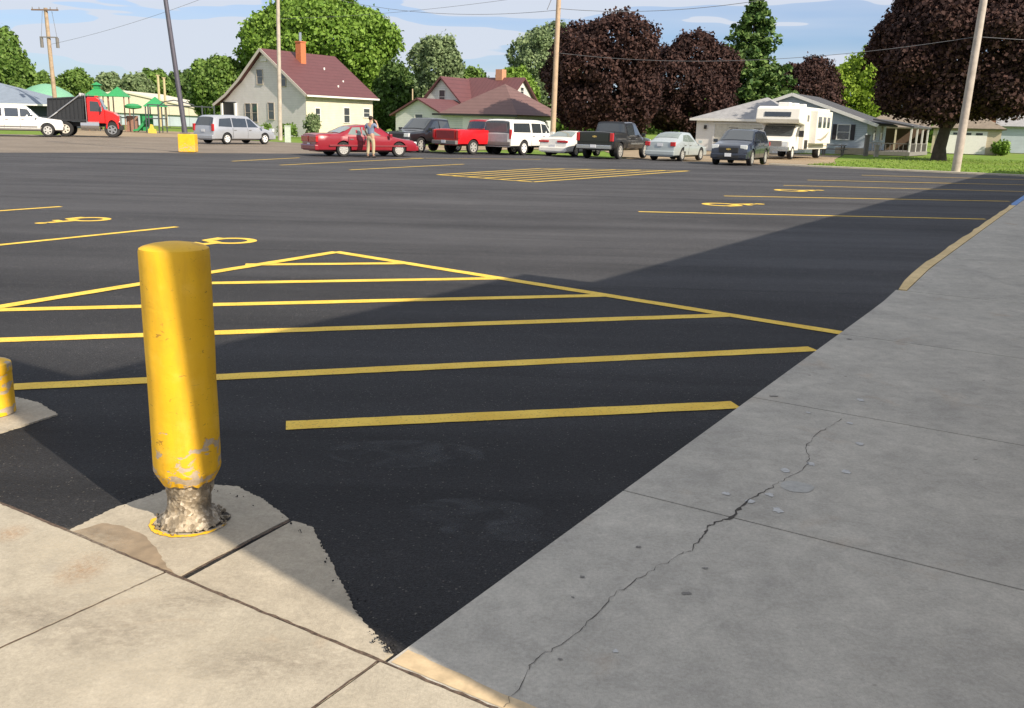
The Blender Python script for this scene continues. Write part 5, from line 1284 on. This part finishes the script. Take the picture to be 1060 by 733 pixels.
for i, (px, hh, Y) in enumerate(((166, 7.3, 140), (172, 7.0, 141))):
    q = W(px, 120, Y); o = MB().tube([(0, 0, 0), (0, 0, hh)], [.2, .17], 8); o.box((0, 0, hh), (.5, .3, .12))
    tag(o.build('flood_pole', plain('tan_post', (.5, .42, .25), .8), None, loc=(q.x, Y, 0)), ['left', 'right'][i] + ' one of two tan posts standing above the hall roof', 'post', 'tan posts above the hall roof')

# small things between the house and the sedan
q = W(298, 143, 66); o = MB().box((0, 0, .55), (.36, .3, 1.1)); o.box((0, 0, 1.12), (.4, .34, .06)); tag(o.build('utility_pedestal', plain('pale_green_box', (.5, .58, .48), .6), None, loc=(q.x, 66, 0)), 'pale green utility pedestal on the grass beside the slim pale pole', 'utility box')

# ------------------------------------------------------------------ trees
LM_GREEN = leafmat('leaf_green', (.10, .19, .022), (.22, .35, .055))
LM_MID = leafmat('leaf_mid_green', (.08, .155, .028), (.18, .28, .06))
LM_DARK = leafmat('leaf_dark_green', (.045, .09, .022), (.11, .18, .045))
LM_PALE = leafmat('leaf_pale_green', (.13, .19, .085), (.24, .31, .15))
LM_LIME = leafmat('leaf_lime', (.18, .28, .03), (.30, .42, .05), .35)
LM_MAPLE = leafmat('leaf_maroon', (.022, .010, .010), (.078, .039, .032), .15, .8)
LM_SPRUCE = leafmat('spruce_needles', (.05, .11, .028), (.15, .23, .06), .2)

def noise3(P_, seed, f):
    """cheap smooth pseudo noise for arrays, range about -1..1"""
    r = np.random.RandomState(seed); out = np.zeros(len(P_))
    for k in range(6):
        d = r.normal(size=3) * f * (1 + .35 * k); out += np.sin(P_ @ d + r.uniform(0, 6.28)) / (1 + .25 * k)
    return out / 3.0

def leaf_mesh(name, pts, nrm, size, rng, elong=1.3):
    n = len(pts)
    a = rng.normal(size=(n, 3)); nr = nrm * 0.9 + rng.normal(size=(n, 3)) * 0.75; nr /= np.linalg.norm(nr, axis=1)[:, None]
    t = np.cross(nr, a); t /= np.linalg.norm(t, axis=1)[:, None]; b = np.cross(nr, t)
    s = size * rng.uniform(.55, 1.35, size=(n, 1))
    fold = nr * s * .22
    v = np.stack([pts - t * s * elong / 2, pts - b * s / 2 + fold, pts + t * s * elong / 2, pts + b * s / 2 + fold * rng.uniform(-1, 1, size=(n, 1))], axis=1).reshape(-1, 3)
    me = bpy.data.meshes.new(name); me.vertices.add(n * 4); me.vertices.foreach_set('co', v.astype(np.float32).ravel())
    me.loops.add(n * 4); me.loops.foreach_set('vertex_index', np.arange(n * 4, dtype=np.int32))
    me.polygons.add(n); me.polygons.foreach_set('loop_start', np.arange(0, n * 4, 4, dtype=np.int32)); me.polygons.foreach_set('loop_total', np.full(n, 4, dtype=np.int32))
    me.update(); return me

def crown_points(lobes, n, seed, shell=.16, gap=-.35):
    rng = np.random.RandomState(seed); C_ = np.array([l[0] for l in lobes], float); Rr = np.array([l[1] for l in lobes], float)
    wgt = np.array([(r[0] * r[1] * r[2]) ** (2 / 3) for r in Rr]); wgt /= wgt.sum()
    idx = rng.choice(len(lobes), size=int(n * 1.9), p=wgt); d = rng.normal(size=(len(idx), 3)); d /= np.linalg.norm(d, axis=1)[:, None]
    rad = 1 - np.abs(rng.normal(size=len(idx))) * shell + np.maximum(0, rng.normal(size=len(idx))) * .07
    nz = noise3(d * 2.2 + idx[:, None] * 1.7, seed + 1, 1.6)
    p = C_[idx] + d * Rr[idx] * (rad * (1 + .26 * nz))[:, None]; p += rng.normal(size=p.shape) * .12
    # drop those deep inside another lobe and where the noise opens a gap
    keep = np.ones(len(p), bool)
    for c, r in zip(C_, Rr): keep &= (((p - c) / r) ** 2).sum(1) > .52
    keep &= noise3(p, seed + 2, 1.5) > gap - .25
    p = p[keep][:n]; d = d[keep][:n]
    return p, d, rng

def make_lobes(c, r, k, seed, lo=.32, hi=.52, flat_bottom=.0, droop=0):
    rr = random.Random(seed); L = [((c[0], c[1], c[2]), (r[0] * .72, r[1] * .72, r[2] * .74))]
    for i in range(k):
        a = 2.39996 * i + rr.uniform(-.4, .4); h_ = 1 - 2 * (i + .5) / k; h_ = max(-.80 + flat_bottom, h_)
        q = math.sqrt(max(0, 1 - h_ * h_)); f = rr.uniform(.56, .74); s = rr.uniform(lo, hi)
        L.append(((c[0] + math.cos(a) * q * r[0] * f, c[1] + math.sin(a) * q * r[1] * f, c[2] + h_ * r[2] * f), (r[0] * s, r[1] * s, r[2] * s * .92)))
    return L

def tree(label, X, Y, base_r, trunk_h, c, r, m, n, leaf, seed, k=16, name='tree', group=None, lo=.30, hi=.46, shell=.16, gap=-.35, bark=None, cat='tree', fork=4):
    t = empty(name, (X, Y, 0), 0, label, cat, group)
    rr = random.Random(seed); tk = MB(); top = c[2] + r[2] * .35
    tk.tube([(0, 0, -.1), (rr.uniform(-.05, .05), 0, trunk_h * .35), (c[0] * .2, 0, trunk_h), (c[0] * .7, c[1] * .7, c[2]), (c[0], c[1], top)], [base_r * 1.35, base_r, base_r * .85, base_r * .45, base_r * .12], 10)
    tk.build('trunk', bark or M_BARK, t, 60)
    for i in range(fork + 3):
        a = 2.4 * i + rr.uniform(-.5, .5); z0 = trunk_h * (0.75 + .09 * i); e_ = (c[0] + math.cos(a) * r[0] * .62, c[1] + math.sin(a) * r[1] * .62, c[2] + rr.uniform(-.35, .45) * r[2])
        s0 = (c[0] * .2, 0, min(z0, c[2])); mid = tuple((s0[j] * .55 + e_[j] * .45) + (0, 0, r[2] * .06)[j] for j in range(3))
        MB().tube([s0, mid, e_], [base_r * .42, base_r * .26, base_r * .06], 7).build('limb', bark or M_BARK, t, 60)
    lobes = make_lobes(c, r, k, seed, lo, hi)
    p, d, rng = crown_points(lobes, n, seed, shell, gap)
    link('crown', leaf_mesh('crown', p, d, leaf, rng), m, t)
    return t

def tree_px(label, px0, px1, pytop, pybot, Y, m, n, leaf, seed, trunk_px=None, base_r=.3, depth=1.0, **kw):
    """a tree surveyed by the sides, top and underside of its crown at distance Y"""
    a, b = W(px0, 120, Y), W(px1, 120, Y); zt = W((px0 + px1) / 2, pytop, Y).z; zb = W((px0 + px1) / 2, pybot, Y).z; zb = max(zb, .15); zt = max(zt, zb + .9)
    X = W(trunk_px, 140, Y).x if trunk_px else (a.x + b.x) / 2
    rx = (b.x - a.x) / 2; cx = (a.x + b.x) / 2 - X; rz_ = (zt - zb) / 2
    return tree(label, X, Y, base_r, max(1.0, zb + .6), (cx, 0, (zt + zb) / 2), (rx * 1.02, rx * depth, rz_ * 1.02), m, n, leaf, seed, **kw)

# maroon maples
tree_px('broad dark maroon maple behind the black pickup truck, the taller of the joined pair', 560, 692, 14, 152, 80, LM_MAPLE, 74100, 0.207, 11, base_r=.35, k=38, lo=.18, hi=.38, name='maple_tree', gap=-.35, shell=.18)
tree_px('rounded dark maroon maple left of the spruce, the lower of the joined pair', 652, 767, 30, 152, 90, LM_MAPLE, 57000, 0.207, 12, base_r=.3, k=38, lo=.18, hi=.38, name='maple_tree', gap=-.35, shell=.18)
tree_px('dark maroon maple rising behind the roof of the pale blue house', 790, 872, 60, 140, 112, LM_MAPLE, 34200, 0.259, 13, base_r=.3, k=18, name='maple_tree', gap=-.35, shell=.18)
tree_px('very large dark maroon maple with a forked trunk on the lawn at the right', 888, 1100, -42, 139, 66, LM_MAPLE, 131100, 0.207, 14, trunk_px=975, base_r=.42, k=60, lo=.14, hi=.30, name='maple_tree', gap=-.35, shell=.18, fork=6)
# green trees
tree_px('very large bright green tree behind the cream house', 250, 422, -14, 112, 126, LM_GREEN, 68400, 0.374, 21, base_r=.6, k=48, lo=.16, hi=.34, gap=-.45)
tree_px('dark lower tree between the big bright green tree and the open green tree', 384, 432, 62, 140, 118, LM_DARK, 17100, 0.360, 30, base_r=.3, k=12)
tree_px('round green tree left of the cream house', 203, 258, 54, 132, 124, LM_MID, 26600, 0.346, 22, base_r=.35, k=18, gap=-.5)
tree_px('green tree at the left edge of the photo', -34, 34, 34, 118, 120, LM_MID, 26600, 0.346, 23, base_r=.4, k=18)
tree_px('open airy green tree above the maroon roofs', 424, 484, 30, 116, 110, LM_PALE, 17100, 0.288, 24, base_r=.3, k=15, lo=.22, hi=.34, gap=-.1)
tree_px('mid green bushy tree beneath the airy tree', 436, 520, 66, 140, 124, LM_MID, 19000, 0.360, 31, base_r=.3, k=14)
tree_px('pale grey-green willow behind the orange-brown utility pole', 520, 606, 22, 132, 128, LM_PALE, 26600, 0.302, 25, base_r=.35, k=20, lo=.2, hi=.34, gap=-.15)
tree_px('bright green bushy tree beside the hipped maroon roof', 510, 556, 66, 136, 108, LM_GREEN, 15200, 0.302, 26, base_r=.25, k=12)
tree_px('lime green tree between the blue house and the big maroon maple', 858, 918, 54, 142, 118, LM_LIME, 22800, 0.302, 27, base_r=.3, k=16, gap=-.25)
# row of lower trees behind the hall and shelter
row = [(28, 60, 74, LM_MID), (62, 100, 70, LM_MID), (96, 132, 74, LM_PALE), (124, 160, 76, LM_PALE), (140, 182, 70, LM_MID), (172, 212, 73, LM_DARK), (196, 226, 82, LM_DARK)]
rlab = ['low dark tree beside the brown utility pole', 'dark round tree above the cab of the dump truck', 'mid green tree above the play towers', 'pale olive tree in the row above the cream roof', 'loose green tree behind the two tan posts', 'dark tree directly behind the lamp post', 'small dark tree between the lamp post and the round green tree']
for i, (a, b, tp, m_) in enumerate(row):
    tree_px(rlab[i], a, b, tp, 116, 190 + (i % 3) * 9, m_, 10000, .45, 50 + i, base_r=.3, k=12, group='row of trees behind the playground')
tree_px('dark tree behind the shelter roof at the left edge', -60, 40, 62, 116, 180, LM_DARK, 17100, 0.432, 60, base_r=.3, k=14)
tree_px('leafy tree far behind the white garage at the right edge', 1030, 1110, 70, 140, 150, LM_DARK, 17100, 0.432, 61, base_r=.3, k=14)
tree_px('green shrub beside the tan garage', 1034, 1050, 147, 160, 90, LM_GREEN, 2280, 0.180, 62, base_r=.05, k=6, name='shrub', cat='shrub')
tree_px('slim light green young tree against the cream wall of the house', 316, 330, 118, 140, 84, LM_PALE, 1710, 0.158, 63, base_r=.04, k=7, name='shrub', cat='shrub')
tree_px('dark shrub at the foot of the grey gable', 288, 306, 136, 143, 84, LM_MID, 1710, 0.158, 64, base_r=.04, k=5, name='shrub', cat='shrub')
tree_px('small shrub under the porch window of the cream house', 268, 280, 136, 142, 86, LM_MID, 1330, 0.158, 65, base_r=.04, k=5, name='shrub', cat='shrub')

# spruce : whorls of drooping boughs
q = W(771, 140, 104); sp = empty('spruce_tree', (q.x, 104, 0), 0, 'tall green spruce with a pointed top between the maroon maples', 'tree')
Hs = W(779, -8, 104).z; rng = np.random.RandomState(5); pts = []; nr = []
MB().tube([(0, 0, 0), (0, 0, Hs * .97)], [.35, .03], 10).build('trunk', M_BARK, sp, 60)
z = 1.2
while z < Hs - .2:
    f = 1 - z / Hs; Rb = 6.3 * f ** .72 + .2; nb = int(7 + 7 * f)
    for k in range(nb):
        a = rng.uniform(0, 6.28); L = Rb * rng.uniform(.5, 1.2); m_ = int(26 * L / 1.5) + 6
        t = rng.uniform(.1, 1, m_) ** .7; droop = -.35 * L * t ** 1.2 + .28 * L * t ** 3; wdt = .16 * L * (1.1 - t) + .12
        lat = rng.normal(size=m_) * wdt; x = np.cos(a) * L * t - np.sin(a) * lat; y = np.sin(a) * L * t + np.cos(a) * lat
        pts.append(np.stack([x, y, z + droop + rng.normal(size=m_) * .12 - np.abs(rng.normal(size=m_)) * .18], 1)); nr.append(np.tile([np.cos(a) * .4, np.sin(a) * .4, .9], (m_, 1)))
    z += .42
pts = np.concatenate(pts); nr = np.concatenate(nr)
link('crown', leaf_mesh('crown', pts, nr, .34, rng, 1.6), LM_SPRUCE, sp)

# far-off wood that closes the horizon
rng = np.random.RandomState(9); P_ = []; D_ = []
for i in range(120):
    a = R(-42 + 84 * i / 119 + rng.uniform(-.4, .4)); dd = rng.uniform(260, 330); rr_ = rng.uniform(5, 8); hh = rng.uniform(4, 6.0)
    c = np.array([math.sin(a) * dd, math.cos(a) * dd, hh * .8]); d = rng.normal(size=(420, 3)); d /= np.linalg.norm(d, axis=1)[:, None]
    P_.append(c + d * [rr_, rr_, hh] * (1 - .2 * np.abs(rng.normal(size=(420, 1))))); D_.append(d)
P_ = np.concatenate(P_); D_ = np.concatenate(D_); k_ = P_[:, 2] > 0; o = link('distant_woods', leaf_mesh('woods', P_[k_], D_[k_], 1.3, rng), LM_MID); o['kind'] = 'stuff'

# grass tufts on the lawn at the right (nearest strip) as ground cover
rng = np.random.RandomState(4); n = 26000; uu = 47.1 + rng.uniform(0, 1, n) ** 1.5 * 34; vv = rng.uniform(-13.2, 26, n)
P_ = np.stack([uu * UX + vv * VX, uu * UY + vv * VY, np.full(n, .0)], 1)
bad = (vv < -12.2 - (uu - 47) * .28); P_ = P_[~bad]; n = len(P_)
nrm = np.tile([0, -.8, .4], (n, 1)); o = link('grass', leaf_mesh('grass', P_, nrm, .06, rng, 1.2), leafmat('grass_blades', (.14, .22, .032), (.22, .32, .05), .3)); o['kind'] = 'stuff'

# ------------------------------------------------------------------ sky, sun, camera
SUN_EL = 35.0; SUN_AZ = 135.0            # azimuth clockwise from +Y, the sun stands behind the camera to the right
wd = bpy.data.worlds.new('World'); S.world = wd; wd.use_nodes = True; nt = wd.node_tree; nt.nodes.clear()
out = nt.nodes.new('ShaderNodeOutputWorld'); bg = nt.nodes.new('ShaderNodeBackground'); sky = nt.nodes.new('ShaderNodeTexSky')
sky.sky_type = 'NISHITA'; sky.sun_disc = False; sky.sun_elevation = R(SUN_EL); sky.sun_rotation = R(SUN_AZ); sky.air_density = 1.1; sky.dust_density = 0.6; sky.ozone_density = 2.0
tc = nt.nodes.new('ShaderNodeTexCoord'); mp = nt.nodes.new('ShaderNodeMapping'); mp.inputs['Scale'].default_value = (1.6, 1.6, 13.0); mp.inputs['Rotation'].default_value = (R(4), R(3), 0); nt.links.new(tc.outputs['Generated'], mp.inputs[0])
n1 = noise_n(nt, 2.3, 3, 0.4, mp.outputs[0], .15)
mp2 = nt.nodes.new('ShaderNodeMapping'); mp2.inputs['Location'].default_value = (3, 1, 0); mp2.inputs['Scale'].default_value = (1.0, 1.0, 3.0); nt.links.new(tc.outputs['Generated'], mp2.inputs[0])
n2 = noise_n(nt, 1.2, 4, 0.5, mp2.outputs[0], .3)
ad = N(nt, 'ShaderNodeMath', operation='ADD'); nt.links.new(n1, ad.inputs[0]); nt.links.new(n2, ad.inputs[1])
sx = nt.nodes.new('ShaderNodeSeparateXYZ'); nt.links.new(tc.outputs['Generated'], sx.inputs[0])
lf = ramp(nt, sx.outputs[0], [(0.0, .26), (.45, 0.0)])       # thicker veil of cloud towards the west
lm = N(nt, 'ShaderNodeMapRange'); nt.links.new(sx.outputs[0], lm.inputs[0]); lm.inputs[1].default_value = -.6; lm.inputs[2].default_value = .2; lm.inputs[3].default_value = .10; lm.inputs[4].default_value = 0.0
ad2 = N(nt, 'ShaderNodeMath', operation='ADD'); nt.links.new(ad.outputs[0], ad2.inputs[0]); nt.links.new(lm.outputs[0], ad2.inputs[1])
fac = ramp(nt, ad2.outputs[0], [(.78, 0.08), (1.08, .46), (1.42, .95)])
low = N(nt, 'ShaderNodeMapRange'); nt.links.new(sx.outputs[2], low.inputs[0]); low.inputs[1].default_value = .16; low.inputs[2].default_value = .5; low.inputs[3].default_value = 0.0; low.inputs[4].default_value = 1.0
tcol = mixc(nt, low.outputs[0], (.41, .505, .72), (.82, .84, .90))
tint = mixc(nt, 1.0, sky.outputs[0], tcol, 'MULTIPLY')
ccol = mixc(nt, low.outputs[0], (3.7, 4.0, 4.55), (4.7, 4.8, 5.0))
cl = mixc(nt, fac, tint, ccol)
nt.links.new(cl, bg.inputs[0]); bg.inputs[1].default_value = 0.12; nt.links.new(bg.outputs[0], out.inputs[0])

ld = bpy.data.lights.new('sun', 'SUN'); ld.energy = 4.6; ld.angle = R(.5); ld.color = (1.0, .88, .71)
lo_ = bpy.data.objects.new('sun', ld); COL.objects.link(lo_)
dv = Vector((math.sin(R(SUN_AZ)) * math.cos(R(SUN_EL)), math.cos(R(SUN_AZ)) * math.cos(R(SUN_EL)), math.sin(R(SUN_EL))))
lo_.rotation_euler = dv.to_track_quat('Z', 'Y').to_euler(); lo_.location = (20, -20, 30)

cam = bpy.data.cameras.new('camera'); co = bpy.data.objects.new('camera', cam); COL.objects.link(co); S.camera = co
cam.sensor_fit = 'HORIZONTAL'; cam.sensor_width = 36; cam.lens = F / 1060 * 36; cam.clip_end = 6000; cam.clip_start = .05
fw = Vector((0, math.cos(PITCH), -math.sin(PITCH))); up0 = Vector((0, math.sin(PITCH), math.cos(PITCH))); rt0 = Vector((1, 0, 0))
c_, s_ = math.cos(ROLL), math.sin(ROLL)
# picture x,y axes in the un-rolled camera frame (inverse of ray())
rt = rt0 * c_ + up0 * s_; up = -rt0 * s_ + up0 * c_
co.matrix_world = Matrix(((rt.x, up.x, -fw.x, 0), (rt.y, up.y, -fw.y, 0), (rt.z, up.z, -fw.z, EYE), (0, 0, 0, 1)))

S.render.engine = 'CYCLES'
S.view_settings.view_transform = 'Standard'; S.view_settings.look = 'None'; S.view_settings.exposure = 0.64; S.view_settings.gamma = 1
